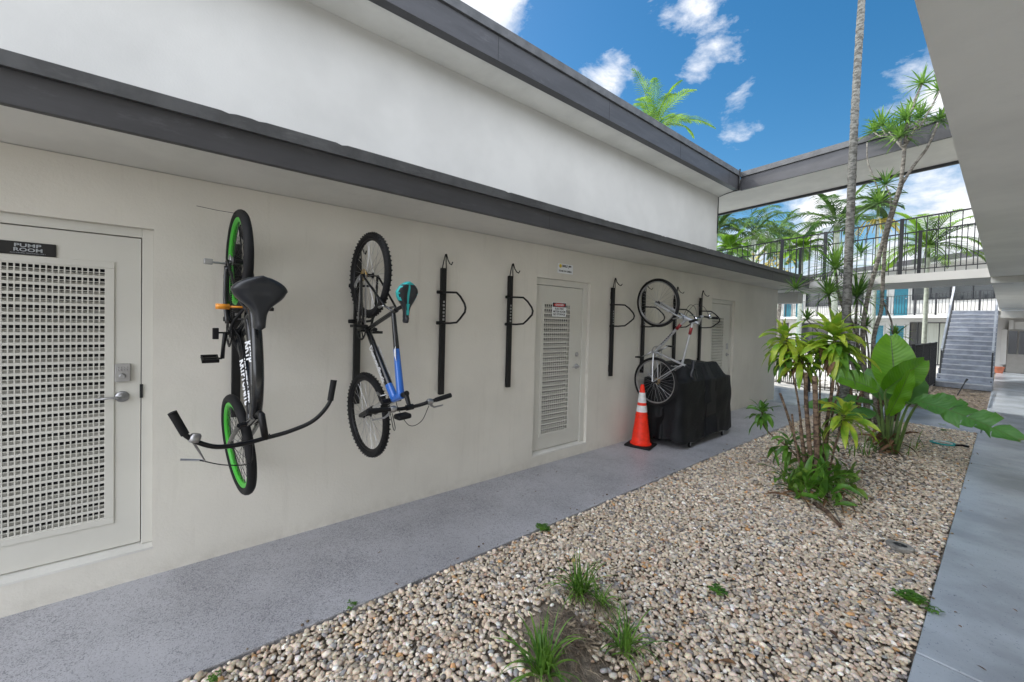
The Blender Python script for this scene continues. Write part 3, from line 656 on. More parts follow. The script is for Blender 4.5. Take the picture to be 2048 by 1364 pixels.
def crankset(parent, bb, ang, side=-1, cl=.17, ringR=.085, ringmat='black_metal', pedmat='black_metal', pedturn=0):
    bb = Vector(bb); k = MB(); y0 = side*.05
    k.ring(bb+Vector((0, y0, 0)), (0, 1, 0), ringR, .005, 40, 6)
    for i in range(40):
        a = 2*math.pi*i/40; d = Vector((math.cos(a), 0, math.sin(a))); k.box((-.003, -.0015, 0), (.003, .0015, .011), (d.cross(Vector((0, 1, 0))), Vector((0, 1, 0)), d), bb+Vector((0, y0, 0))+d*ringR)
    for i in range(5):
        a = ang+2*math.pi*i/5; d = Vector((math.cos(a), 0, math.sin(a))); k.bar(bb+Vector((0, y0, 0)), bb+Vector((0, y0, 0))+d*ringR, .012, .005, (0, 1, 0))
    k.tube([bb+Vector((0, -.06, 0)), bb+Vector((0, .06, 0))], .018, 14)
    o = k.build('crankset', ringmat, parent, smooth='angle', local=True)
    for s_ in (-1, 1):
        d = Vector((math.cos(ang), 0, math.sin(ang)))*s_*(-1); yb = s_*.07; e = bb+d*cl+Vector((0, yb+s_*.012, 0))
        a_ = MB(); a_.tube([bb+Vector((0, yb, 0)), bb+d*cl*.5+Vector((0, yb+s_*.008, 0)), e], [.014, .011, .012], 8); a_.build('crank_arm', ringmat, o, smooth=True, local=True)
        p_ = MB(); pc = e+Vector((0, s_*.065, 0)); u = Vector((math.cos(pedturn), 0, math.sin(pedturn))); w_ = Vector((0, 1, 0)); z_ = u.cross(w_)
        p_.tube([e, e+Vector((0, s_*.11, 0))], .006, 8)
        for q in (-.042, .030): p_.box((q, -.045, -.011), (q+.012, .045, .011), (u, w_, z_), pc)
        for q in (-.045, .035): p_.box((-.042, q, -.009), (.042, q+.01, .009), (u, w_, z_), pc)
        p_.box((-.012, -.04, -.008), (.012, .04, .008), (u, w_, z_), pc)
        pd = p_.build('pedal', pedmat, o, bevel=.002, local=True)
    return o
def chain(parent, bb, hub, r1, r2, y_, mt='black_metal'):
    k = MB(); b_, h = Vector(bb), Vector(hub); b_.y = h.y = y_
    k.tube([b_+Vector((0, 0, r1)), h+Vector((0, 0, r2))], .0028, 6); k.tube([b_-Vector((0, 0, r1)), h-Vector((0, 0, r2))], .0028, 6)
    for sg_, ra, rb_ in ((1, r1, r2), (-1, r1, r2)):
        a_, c_ = b_+Vector((0, 0, sg_*ra)), h+Vector((0, 0, sg_*rb_)); n_ = int((c_-a_).length/.0127)
        for i in range(n_):
            q = a_.lerp(c_, (i+.5)/n_); k.box((q.x-.0045, q.y-.0048, q.z-.0045), (q.x+.0045, q.y+.0048, q.z+.0045))
    k.build('chain', mt, parent, local=True)
    k = MB()
    for i in range(6): k.ring(h+Vector((0, .004*i*(1 if y_ < 0 else -1), 0)), (0, 1, 0), r2-.004*i, .0022, 24, 4)
    return k
def bike_mtx(top, a_deg, fwd_down=True, tilt=0.0):
    a = R(a_deg); n_ = Vector((math.cos(a), math.sin(a), 0)); f = Vector((0, 0, -1 if fwd_down else 1))
    if tilt: f = (f+n_*tilt).normalized(); n_ = (n_-f*n_.dot(f)).normalized()
    l_ = n_.cross(f)
    return Matrix.Translation(Vector(top)) @ Matrix((f, l_, n_)).transposed().to_4x4()
def steer(piv, axis, deg):
    return Matrix.Translation(Vector(piv)) @ Matrix.Rotation(R(deg), 4, Vector(axis)) @ Matrix.Translation(-Vector(piv))
def TT(mb, T): mb.v = [tuple(T @ Vector(q)) for q in mb.v]; return mb

# --- cruiser with green rims
mt = bike_mtx((.40, .30, 2.114), 4, True)
B1 = thing('bicycle', 'black beach cruiser with green rims and a wide saddle, hung beside the large door', 'bicycle', mtx=mt, group='bicycles hanging from the wall racks')
Wb = 1.20; BBp = (.46, 0, .01); HT = (.90, 0, .56); HB = (.965, 0, .41)
axis = (Vector(HT)-Vector(HB)).normalized(); ST = steer(HB, axis, 7)
k = MB(); tm = .019
k.tube([BBp, (.40, 0, .18), (.33, 0, .40), (.315, 0, .445)], .018, 12)                                   # seat tube
k.tube(curve([(.30, 0, .44), (.45, 0, .52), (.65, 0, .57), (.80, 0, .565), (.915, 0, .525)]), .030, 14)  # arched top tube
k.tube(curve([(.375, 0, .30), (.55, 0, .42), (.75, 0, .475), (.935, 0, .47)]), .021, 12)                  # second tube
k.tube(curve([BBp, (.60, 0, .20), (.78, 0, .37), (.945, 0, .44)]), .027, 12)                              # down tube
k.tube([HB, HT], .023, 14)
for s_ in (-1, 1):
    k.tube(curve([(.44, s_*.03, .01), (.25, s_*.055, -.012), (0, s_*.062, 0)]), .011, 10)
    k.tube(curve([(.33, s_*.02, .40), (.22, s_*.05, .26), (0, s_*.062, .01)]), .009, 10)
k.lathe(Vector(BBp)-Vector((0, .036, 0)), (0, 1, 0), [(.024, 0), (.024, .072)], 16)
k.build('frame', 'black_paint', B1, smooth='angle', local=True)
# frame lettering (as worn on the tubes)
td = Vector((.34, 0, .24)).normalized(); fn = Vector((-td.z*.6, -.8, td.x*.6)).normalized()
text_mb('KRYPTONITE', Vector((.745, 0, .335))+fn*.0285, td, fn.cross(td), .050, 'ink_white', 'lettering', B1, bold=.002, local=True)
td = Vector((.20, 0, .09)).normalized(); fn = Vector((-td.z*.6, -.8, td.x*.6)).normalized()
text_mb('KRYP', Vector((.56, 0, .415))+fn*.024, td, fn.cross(td), .055, 'ink_white', 'lettering', B1, bold=.002, local=True)
k = TT(MB().tube([Vector(HB)-axis*.02, Vector(HB)-axis*.05], .02, 12), ST)
for s_ in (-1, 1):
    q = MB().tube(curve([Vector(HB)-axis*.045+Vector((0, s_*.05, 0)), (1.04, s_*.056, .27), (1.12, s_*.058, .13), (Wb, s_*.06, 0)]), [.015]*6+[.013]*6+[.011]*7, 10); k2 = TT(q, ST); k.add(k2.v, k2.f)
q = TT(MB().tube([Vector(HB)-axis*.045+Vector((0, -.05, 0)), Vector(HB)-axis*.045+Vector((0, .05, 0))], .015, 10), ST); k.add(q.v, q.f)
k.build('fork', 'black_paint', B1, smooth='angle', local=True)
wheel(B1, (0, 0, 0), .335, .028, 'green_rim', .034, rimh=.026)
wheel(B1, (Wb, 0, 0), .335, .028, 'green_rim', .034, T=ST, rimh=.026)
# stem and swept-back bars
k = TT(MB().tube([HT, Vector(HT)+axis*.07, Vector(HT)+axis*.10+Vector((.02, 0, .0)), Vector(HT)+axis*.10+Vector((.147, 0, .022))], [.014, .014, .018, .017], 10), ST); k.build('stem', 'black_metal', B1, smooth=True, local=True)
bc = Vector((1.005, 0, .675))
hbp = curve([bc+Vector((-.235, .365, .055)), bc+Vector((-.13, .335, .06)), bc+Vector((-.045, .24, .055)), bc+Vector((-.008, .12, .02)), bc, bc+Vector((-.008, -.12, .02)), bc+Vector((-.045, -.24, .055)), bc+Vector((-.13, -.335, .06)), bc+Vector((-.235, -.365, .055))], 6)
HBO = TT(MB().tube(hbp, .0115, 10), ST).build('handlebar', 'black_metal', B1, smooth=True, local=True)
for s_ in (-1, 1):
    TT(MB().tube([bc+Vector((-.135, s_*.337, .06)), bc+Vector((-.25, s_*.372, .054))], [.017, .018], 12), ST).build('grip', 'rubber', HBO, smooth='angle', local=True)
k = MB().tube([bc+Vector((-.10, -.315, .055)), bc+Vector((-.03, -.29, .02)), bc+Vector((.03, -.27, .0)), bc+Vector((.0, -.36, -.02))], .006, 6); k.lathe(bc+Vector((-.09, -.31, .06)), (-.8, .3, 0), [(.02, 0), (.024, .01), (.024, .03), (.018, .04)], 12)
TT(k, ST).build('brake_lever', 'steel', HBO, smooth='angle', local=True)
TT(MB().tube(curve([bc+Vector((.02, -.29, .01)), bc+Vector((.10, -.18, -.05)), bc+Vector((.16, -.05, -.15)), bc+Vector((.10, 0, -.28))]), .0028, 6), ST).build('brake_cable', 'black_metal', B1, smooth=True, local=True)
k = MB().tube(curve([(.90, -.03, .50), (.70, -.028, .40), (.50, -.03, .26), (.42, -.04, .10), (.20, -.07, .02), (.02, -.07, .01)]), .0032, 6); k.tube(curve([(1.0, .05, .62), (1.06, .06, .50), (.98, .05, .42), (.90, .03, .46), (.70, .03, .53)]), .003, 6); k.build('brake_cable', 'rubber', B1, smooth=True, local=True)
k = MB(); k.tube([(.315, 0, .44), (.285, 0, .57)], .0135, 12); k.lathe((.318, 0, .425), (-.2, 0, 1), [(.022, 0), (.022, .025)], 14); k.build('seatpost', 'chrome', B1, smooth='angle', local=True)
saddle(B1, (.255, 0, .655), .29, .275, ['saddle_vinyl'], thick=.075)
crankset(B1, BBp, R(-8), -1, pedturn=R(70))
cs = chain(B1, BBp, (0, 0, 0), .082, .04, -.05); cs.build('cog', 'steel', B1, local=True)
k = MB(); k.tube(curve([(.40, -.07, .10), (.25, -.075, .055), (.04, -.07, .05)]), .016, 8, flat=.5); k.build('chain_guard', 'black_paint', B1, smooth=True, local=True)
k = MB(); k.tube([(.30, -.02, .36), (.30, -.11, .34)], .006, 8); k.tube([(.30, -.10, .34), (.30, -.165, .34)], .016, 12); k.build('reflector', 'orange_refl', B1, smooth=True, local=True)
k = MB(); k.tube([(.02, -.06, 0), (.02, -.16, .01)], .007, 8); k.box((-.0, -.185, -.012), (.035, -.14, .02)); k.build('axle_lever', 'steel', B1, bevel=.004, local=True)
k = MB(); k.box((.43, -.145, .06), (.50, -.115, .09)); k.tube([(.46, -.12, .07), (.46, -.02, .07)], .006, 6); k.build('cable_lock', 'rubber', B1, bevel=.006, local=True)
k = MB(); k.tube(curve([(.30, .0, .20), (.42, -.05, .10), (.55, -.02, .09), (.62, .03, .18), (.5, .05, .26), (.36, .02, .28), (.30, .0, .20)]), .009, 8); k.build('cable_lock', 'rubber', B1, smooth=True, local=True)
k = MB(); k.tube([(-.30, 0, .05), (-.31, -.12, .0), (-.32, -.22, -.02)], .0018, 5); k.build('zip_tie', 'black_metal', B1, local=True)

# --- mountain bikes / hybrid share one builder
def mtb(mtx, label, rmat, paint, wb, Rr, tr, knobs, accents, sad, fwd_down, rimw=.024, seat=True, hbw=.31, steer_deg=0, crank=R(40), fat=.024, silver_parts=False, dsplit=.82):
    root = thing('bicycle', label, 'bicycle', mtx=mtx, group='bicycles hanging from the wall racks')
    BB = Vector((.425, 0, -.02)); HT_ = Vector((.86, 0, .56)); HB_ = Vector((.905, 0, .44)); SC = Vector((.285, 0, .42)); ax = (HT_-HB_).normalized(); T = steer(HB_, ax, steer_deg)
    k = MB(); k.tube([BB, SC+Vector((-.012, 0, .03))], .0165, 12); k.tube([HB_-ax*.005, HT_], .024, 14)
    for s_ in (-1, 1):
        k.tube([BB+Vector((-.02, s_*.03, 0)), (.2, s_*.06, -.005), (0, s_*.066, 0)], .010, 8); k.tube([SC, (.25, s_*.04, .36), (.0, s_*.066, .01)], .0085, 8)
    k.lathe(BB-Vector((0, .036, 0)), (0, 1, 0), [(.022, 0), (.022, .072)], 16); k.m = 0
    k.tube([BB, BB.lerp(HB_, dsplit)], [.021, fat*.95], 14); TA = SC+Vector((0, 0, -.02)); TB = HT_-ax*.03; k.tube([TA, TA.lerp(TB, .45)], [.016, fat*.7], 14)
    k.m = 1
    k.tube([BB.lerp(HB_, dsplit), HB_+Vector((0, 0, .01))], [fat*.96, fat], 14); k.tube([TA.lerp(TB, .45), TB], [fat*.72, fat*.92], 14)
    k.tube([HB_-ax*.006, HT_+ax*.004], .0245, 14)
    k.build('frame', paint, root, smooth='angle', local=True)
    if accents and accents[0]:
        txt, tm_ = accents; d = (HB_-BB).normalized(); nrm = Vector((-d.z, 0, d.x))
        for s_ in (-1, 1): text_mb(txt, BB.lerp(HB_, .52)+Vector((0, s_*(fat+.001), 0)), d*(1 if s_ < 0 else -1), nrm*(1 if s_ < 0 else -1), .062, tm_, 'lettering', root, bold=.001, local=True, width=.34)
        q = MB(); d2 = (HT_-SC).normalized(); c_ = SC.lerp(HT_, .5)
        q.add([c_-d2*.05+Vector((0, -.0235, .01)), c_+d2*.06+Vector((0, -.0245, .0)), c_+d2*.02+Vector((0, -.0245, -.02)), c_-d2*.02+Vector((0, -.0245, -.014))], [(0, 1, 2, 3)]); q.build('decal', 'ink_white', root, local=True)
    k = MB(); lw = .06
    for s_ in (-1, 1):
        top_ = HB_-ax*.05+Vector((.0, s_*lw, 0)); d = (Vector((wb, s_*lw, 0))-top_); k.m = 1; k.tube([top_, top_+d*.45], .0135, 10); k.m = 0; k.tube([top_+d*.40, top_+d*.95, Vector((wb, s_*lw, 0))], [.019, .018, .012], 12)
    k.m = 0; k.tube([HB_-ax*.05+Vector((0, -lw-.015, 0)), HB_-ax*.05+Vector((0, lw+.015, 0))], .018, 10); k.tube([HB_-ax*.055, HB_-ax*.002], .019, 12)
    m0 = HB_-ax*.05; d = Vector((wb, 0, 0))-m0; k.tube([m0+d*.42+Vector((0, -lw, 0)), m0+d*.36+Vector((-.03, 0, .03)), m0+d*.42+Vector((0, lw, 0))], .011, 8)
    TT(k, T).build('fork', ['silver_paint' if silver_parts else 'black_metal', 'chrome'], root, smooth='angle', local=True)
    wheel(root, (0, 0, 0), Rr, tr, rmat, rimw, knobs=knobs, spokemat='steel', spokes=32, rimh=.016); wheel(root, (wb, 0, 0), Rr, tr, rmat, rimw, T=T, knobs=knobs, spokemat='steel', spokes=32, rimh=.016)
    st = MB(); b0 = HT_+ax*.045; bc_ = b0+Vector((.085, 0, .045)); st.tube([HT_+ax*.004, b0+ax*.015], .019, 12); st.tube([b0, bc_], [.017, .014], 10); st.tube([bc_-Vector((0, .025, 0)), bc_+Vector((0, .025, 0))], .02, 12)
    TT(st, T).build('stem', 'silver_paint' if silver_parts else 'black_metal', root, smooth='angle', local=True)
    hp = curve([bc_+Vector((-.035, hbw, .035)), bc_+Vector((-.018, hbw*.45, .032)), bc_+Vector((0, .06, 0)), bc_+Vector((0, -.06, 0)), bc_+Vector((-.018, -hbw*.45, .032)), bc_+Vector((-.035, -hbw, .035))], 5)
    hb_ = TT(MB().tube(hp, .0125, 10), T).build('handlebar', 'black_metal', root, smooth=True, local=True)
    for s_ in (-1, 1):
        TT(MB().tube([bc_+Vector((-.024, s_*(hbw-.125), .035)), bc_+Vector((-.037, s_*(hbw+.005), .036))], [.016, .0175], 12), T).build('grip', 'rubber', hb_, smooth='angle', local=True)
        q = MB(); e = bc_+Vector((-.018, s_*(hbw-.15), .03)); q.tube([e, e+Vector((.03, 0, -.012)), e+Vector((.05, s_*.03, -.02)), e+Vector((.052, s_*.11, -.03))], [.012, .009, .006, .005], 8)
        q.lathe(e-Vector((0, s_*.04, 0)), (0, s_, 0), [(.018, 0), (.022, .008), (.022, .03), (.018, .04)], 12)
        TT(q, T).build('brake_lever', 'chrome' if silver_parts else 'steel', hb_, smooth='angle', local=True)
        q = MB().tube(curve([e+Vector((.03, -s_*.02, -.01)), e+Vector((.14, -s_*.06, -.05)), bc_+Vector((.16, s_*.06, -.12)), bc_+Vector((.04, s_*.03, -.22)), HB_+Vector((-.02, s_*.03, -.03))]), .0026, 6); TT(q, T).build('brake_cable', 'black_metal', root, smooth=True, local=True)
    k = MB(); k.tube([SC+Vector((-.008, 0, 0)), SC+Vector((-.052, 0, .17))], .0135, 12); k.build('seatpost', 'black_metal', root, smooth='angle', local=True)
    saddle(root, SC+Vector((-.085+sad[3], 0, sad[2])), sad[0], sad[1], sad[4], split=True, thick=.045)
    crankset(root, BB, crank, -1, ringR=.075, ringmat='steel' if silver_parts else 'black_metal', pedturn=R(90))
    cs_ = chain(root, BB, (0, 0, 0), .072, .045, -.05, 'steel'); cs_.build('cassette', 'brass', root, local=True)
    q = MB(); q.tube([(.0, -.055, -.03), (.03, -.06, -.07), (.07, -.06, -.13)], [.01, .012, .01], 8); q.ring((.03, -.055, -.07), (0, 1, 0), .018, .005, 14, 5); q.ring((.075, -.055, -.135), (0, 1, 0), .018, .005, 14, 5); q.build('derailleur', 'steel', root, smooth='angle', local=True)
    for (pt, s__) in ((Vector((.255, 0, .30)), 1), (Vector((wb-.22, 0, .30)), -1)):
        q = MB()
        for s_ in (-1, 1): q.tube([pt+Vector((0, s_*.045, -.03)), pt+Vector((-.01*s__, s_*.05, .04)), pt+Vector((0, s_*.02, .075))], [.01, .007, .004], 8)
        if s__ < 0: TT(q, T)
        q.build('brake', 'steel', root, smooth='angle', local=True)
    return root, T, bc_, BB, HB_
mt = bike_mtx((.40, 1.165, 2.103), 4, True)
B2, T2, bc2, _, _ = mtb(mt, 'blue and black mountain bike with knobbly tyres and a teal edged saddle', 'black_metal', ['black_paint', 'blue_paint'], 1.10, .335, .026, 56,
                    ('Diamondback', 'ink_white'), (.28, .165, .20, .0, ['saddle_vinyl', 'teal_vinyl']), True, steer_deg=3, crank=R(100), fat=.030)
q = TT(MB().box((-.0, -.05, -.03), (.035, .05, .05), ((1, 0, 0), (0, 1, 0), (0, 0, 1)), bc2+Vector((.03, -.06, -.0))), T2); q.build('handlebar_bag', 'rubber', B2, bevel=.014, local=True)
mt = bike_mtx((.42, 5.33, .957), -3, False)
B3, T3, bc3, BB3, HB3 = mtb(mt, 'silver hybrid bicycle with red trim hung by its front wheel above the covered grill', 'steel', ['silver_paint', 'silver_paint'], 1.125, .348, .021, 0,
                    ('', 'ink'), (.27, .15, .17, .0, ['saddle_vinyl']), False, steer_deg=6, crank=R(60), fat=.02, silver_parts=True)
for a_, b_ in ((.70, .84),):
    q = MB().tube([BB3.lerp(HB3, a_), BB3.lerp(HB3, b_)], .0215, 12); ta_, tb_ = Vector((.285, 0, .40)), Vector((.871, 0, .532)); q.tube([ta_.lerp(tb_, .70), ta_.lerp(tb_, .86)], .0198, 12); q.build('red_band', 'red_paint', B3, smooth=True, local=True)
q = MB()
for i in range(7): q.box((-.012, -.0008, -.009), (.012, .0008, .009), ((BB3-HB3).normalized().to_tuple(), (0, 1, 0), (0, 0, 1)), BB3.lerp(HB3, .25+i*.055)+Vector((0, .0215, 0))); 
q.build('decal', 'ink', B3, local=True)

# ------------------------------------------------------------ traffic cone
CO = thing('traffic_cone', 'orange traffic cone with two white bands standing against the wall by the grill', 'traffic cone', (.26, 5.27, 0))
k = MB(); k.box((-.185, -.185, 0), (.185, .185, .032)); cr_, sr_ = math.cos(.25), math.sin(.25); k.v = [(.26+x*cr_-y*sr_, 5.27+x*sr_+y*cr_, z) for x, y, z in k.v]; k.build('base', 'rubber', CO, bevel=.015)
def crad(z): return .135-(.135-.026)*(z-.032)/.86
k = MB(); k.lathe((.26, 5.27, 0), (0, 0, 1), [(.15, .032), (.15, .045), (crad(.05), .052), (crad(.44), .44), (crad(.44)+.006, .445), (crad(.455)+.005, .455), (crad(.46), .46), (crad(.87), .87), (.020, .895), (.018, .893), (.018, .85), (.001, .84)], 36); k.build('cone_body', 'cone_orange', CO, smooth='angle')
for a, b in ((.50, .595), (.635, .78)):
    k = MB(); k.lathe((.26, 5.27, 0), (0, 0, 1), [(crad(a)+.0005, a), (crad(a)+.0028, a+.001), (crad(b)+.0028, b-.001), (crad(b)+.0005, b)], 36); k.f = k.f[:-2]; k.mi = k.mi[:-2]; k.build('reflective_band', 'cone_white', CO, smooth='angle')

# ------------------------------------------------------------ covered grill
GR = thing('covered_grill', 'barbecue grill on casters hidden under a black fabric cover beside the orange cone', 'grill', (.42, 6.4, 0))
def cover_mesh():
    m_ = MB(); nu, nv_ = 160, 40; prof = [(.10, 1.06), (.16, 1.03), (.32, 1.00), (.50, 1.0), (.70, .97), (.86, .90), (1.0, .83)]
    x0, x1, y0, y1 = .06, .74, 5.52, 7.20
    cxm, cym = (x0+x1)/2, (y0+y1)/2; ax_, ay_ = (x1-x0)/2, (y1-y0)/2
    H = lambda y_: 1.12
    e = .26; D = []
    for q in range(4000):
        t_ = 2*math.pi*q/4000; ca, sa = math.cos(t_), math.sin(t_); D.append((math.copysign(abs(ca)**e, ca)*ax_, math.copysign(abs(sa)**e, sa)*ay_))
    cum = [0.0]
    for q in range(4000): a0, a1 = D[q], D[(q+1) % 4000]; cum.append(cum[-1]+math.hypot(a1[0]-a0[0], a1[1]-a0[1]))
    import bisect
    ring_ = [D[min(3999, bisect.bisect(cum, cum[-1]*i/nu))] for i in range(nu)]
    for j in range(nv_+1):
        v = j/nv_; z_ = .10+v*(.86)
        for i in range(nu):
            rx, ry = ring_[i]; px_, py_ = rx/ax_, ry/ay_; a = 2*math.pi*i/nu; L_ = math.hypot(px_, py_)
            wav = (.015*math.sin(a*6+1.6*math.sin(v*3.0)+.5)+.009*math.sin(a*11+2.2*v)+.004*math.sin(a*23-v*5))*(1.05-v)
            wav += .012*math.sin(v*6.5+a*3.0)*v*(1-v)*2.2+.008*math.sin(v*13-a*7.0)*(1-v)*v*3
            fl = 1+.06*(1-v); hem = .020*math.sin(a*4+1)+.008*math.sin(a*13) if j == 0 else 0
            m_.v.append((cxm+rx*fl+px_/L_*wav, cym+ry*fl+py_/L_*wav, z_+hem))
    for j in range(nv_):
        for i in range(nu): m_.f.append((j*nu+i, j*nu+(i+1) % nu, (j+1)*nu+(i+1) % nu, (j+1)*nu+i)); m_.mi.append(0)
    # top: side shelves lower, lid hump in the middle
    rings = 14; base = nv_*nu
    for r_ in range(1, rings+1):
        f = 1-r_/rings
        for i in range(nu):
            bx, by, bz = m_.v[base+i]; xx = cxm+(bx-cxm)*f; yy = cym+(by-cym)*f
            u = (yy-cym)/ay_; w_ = (xx-cxm)/ax_
            hump = .235*(1/(1+math.exp((abs(u+.02)-.74)*22)))*(1/(1+math.exp((abs(w_)-.93)*18)))
            zz = .962+hump*(min(1, r_/5))+.007*math.sin(u*9+w_*3)+.005*math.sin(w_*11+u*5)
            m_.v.append((xx, yy, zz))
    for r_ in range(rings):
        for i in range(nu):
            a0 = base+r_*nu; a1 = base+(r_+1)*nu; m_.f.append((a0+i, a0+(i+1) % nu, a1+(i+1) % nu, a1+i)); m_.mi.append(0)
    return m_
cover_mesh().build('fabric_cover', 'cover', GR, smooth=True)
k = MB(); k.box((.17, 5.72, .13), (.66, 6.92, .90)); k.build('cabinet', 'black_metal', GR)
for (x_, y_) in ((.72, 5.80), (.72, 6.88), (.16, 5.80), (.16, 6.88)):
    k = MB(); k.lathe((x_-.012, y_, .034), (1, 0, 0), [(.006, 0), (.032, .002), (.034, .006), (.034, .018), (.032, .022), (.006, .024)], 20); k.build('caster', 'rubber', GR, smooth='angle')
    k = MB(); k.box((x_-.02, y_-.012, .034), (x_-.015, y_+.012, .10)); k.box((x_+.015, y_-.012, .034), (x_+.02, y_+.012, .10)); k.box((x_-.02, y_-.02, .10), (x_+.02, y_+.02, .13)); k.build('caster_bracket', 'steel', GR)

# ------------------------------------------------------------ bridge between the blocks
BR = thing('walkway_bridge', 'white raised walkway with black railings and its own roof crossing between the two blocks', 'bridge', (1, 11.5, 2.7))
def yl(x, off=0): return 10.5-.28*(x-3.35)+off
k = MB(); k.poly([(-3.6, yl(-3.6), 2.85), (3.60, yl(3.60), 2.85), (3.60, yl(3.6, 1.68), 2.85), (-3.6, yl(-3.6, 1.68), 2.85)], (0, 0, -.15)); k.build('floor_slab', 'white_wall', BR, recalc=True)
k = MB(); k.poly([(-.35, 12.55, 2.695), (.15, 12.5, 2.695), (.15, 12.9, 2.695), (-.35, 12.95, 2.695)], (0, 0, -.27)); k.build('beam', 'white_wall', BR, recalc=True)
def railing(parent, P, z0, z1, posts, spacing=.115, name='railing', pw=.055, bal=.013, mats='iron', mid=None):
    k = MB(); P = [Vector((*p, 0)) for p in P]
    for a, b in zip(P[:-1], P[1:]):
        d = b-a; L = d.length
        k.bar(a+Vector((0, 0, z1-.012)), b+Vector((0, 0, z1-.012)), .038, .022); k.bar(a+Vector((0, 0, z0+.09)), b+Vector((0, 0, z0+.09)), .026, .016)
        if mid: k.bar(a+Vector((0, 0, mid)), b+Vector((0, 0, mid)), .026, .016)
        n_ = int(L/spacing)
        for i in range(n_+1):
            q = a+d*(i/n_); k.box((q.x-bal/2, q.y-bal/2, z0+.09), (q.x+bal/2, q.y+bal/2, z1-.02))
    o = k.build(name, mats, parent)
    for q in posts:
        m_ = MB(); m_.box((q[0]-pw/2, q[1]-pw/2, z0), (q[0]+pw/2, q[1]+pw/2, z1+.012)); m_.build('post', mats, o)
    return o
xs_p = (-1.0, 1.18, 2.36)
railing(BR, [(-3.0, yl(-3.0, .08)), (3.30, yl(3.30, .08))], 2.85, 3.92, [(at(1649, 500, 11.2).x, yl(at(1649, 500, 11.2).x, .08)), (2.22, yl(2.22, .08)), (.05, yl(.05, .08)), (-1.9, yl(-1.9, .08))], .15)
railing(BR, [(-3.0, yl(-3.0, 1.60)), (3.30, yl(3.30, 1.60))], 2.85, 3.92, [(.02, yl(.02, 1.6)), (2.33, yl(2.33, 1.6)), (-1.6, yl(-1.6, 1.6))], .15)
def yr(x): return 11.28-.128*(x+.87)
def yb(x): return 12.54-.145*(x-2.83)
k = MB(); k.poly([(-2.5, yr(-2.5)+.06, 5.31), (3.6, yr(3.6)+.06, 5.31), (3.6, yb(3.6)-.05, 5.31), (-2.5, yb(-2.5)-.05, 5.31)], (0, 0, .08)); k.build('soffit', 'soffit', BR, recalc=True)
k = MB(); k.poly([(-.97, yr(-.97)+.08, 5.60), (3.6, yr(3.6)+.08, 5.60), (3.6, yb(3.6)-.08, 5.60), (-.97, yb(-.97)-.08, 5.60)], (0, 0, -.19)); k.build('roof', 'roofing', BR, recalc=True)
k = MB(); k.poly([(-.865, yr(-.865), 5.285), (3.6, yr(3.6), 5.285), (3.6, yr(3.6)+.055, 5.285), (-.865, yr(-.865)+.055, 5.285)], (0, 0, .33)); k.build('fascia', 'fascia', BR, recalc=True)
k = MB(); k.poly([(-.86, yr(-.86)-.04, 5.617), (3.6, yr(3.6)-.04, 5.617), (3.6, yr(3.6)+.1, 5.617), (-.86, yr(-.86)+.1, 5.617)], (0, 0, .125)); k.build('roof_edge_cap', 'fascia_cap', BR, recalc=True)
k = MB(); k.poly([(-2.5, yb(-2.5)-.045, 5.25), (3.6, yb(3.6)-.045, 5.25), (3.6, yb(3.6)+.02, 5.25), (-2.5, yb(-2.5)+.02, 5.25)], (0, 0, .45)); k.build('fascia', 'fascia', BR, recalc=True)

# ------------------------------------------------------------ block on the right
RB = thing('balcony_building', 'white block on the right whose balcony floor hangs over the smooth walkway', 'building', (5.2, 5, 0))
k = MB(); k.box((3.352, -4, 2.70), (9, 31.5, 2.845)); k.build('balcony_floor', 'soffit', RB)
k = MB(); k.box((5.2, -4, -.08), (5.4, 24, 5.3)); k.build('wall', 'cream', RB)
k = MB(); k.box((3.05, -4, 5.31), (6, 24, 5.60)); k.build('roof', 'white_wall', RB)
k = MB(); k.box((3.0, -4, 5.29), (3.048, 24, 5.62)); k.build('fascia', 'fascia', RB)
railing(RB, [(3.42, -4), (3.42, 10.4)], 2.85, 3.92, [(3.42, -2), (3.42, 1), (3.42, 4), (3.42, 7)], .15)
k = MB(); k.box((3.36, 10.46, 2.60), (5.2, 10.62, 2.698)); k.build('beam', 'soffit', RB)
k = MB(); k.box((3.40, 24.0, 2.35), (6.5, 24.3, 2.85)); k.build('beam', 'soffit', RB)

# ------------------------------------------------------------ staircase
ST_ = thing('staircase', 'straight grey concrete staircase with light step edges rising beyond the courtyard', 'staircase', (2.7, 19.4, 0))
n_s = 15; z_top = 2.64; rise = (z_top-.16)/n_s; run = .285; y0 = 20.5
k = MB(); k.box((1.98, 19.4, -.02), (3.345, y0+.3, .16)); k.build('landing', 'stair', ST_, bevel=.01)
k = MB()
for i in range(n_s): k.box((2.10+(0 if i < 2 else .03), y0+i*run, .16+i*rise-(.0 if i == 0 else .25)), (3.345, y0+(i+1)*run+.02, .16+(i+1)*rise-.001*(i % 2)))
k.build('steps', 'stair', ST_)
for i in range(n_s): MB().box((2.135, y0+i*run-.008, .16+(i+1)*rise-.030), (3.34, y0+i*run+.03, .16+(i+1)*rise+.004)).build('step_edge', 'stair_edge', ST_)
MB().box((1.99, 19.392, .13), (3.34, 19.43, .165)).build('step_edge', 'stair_edge', ST_)
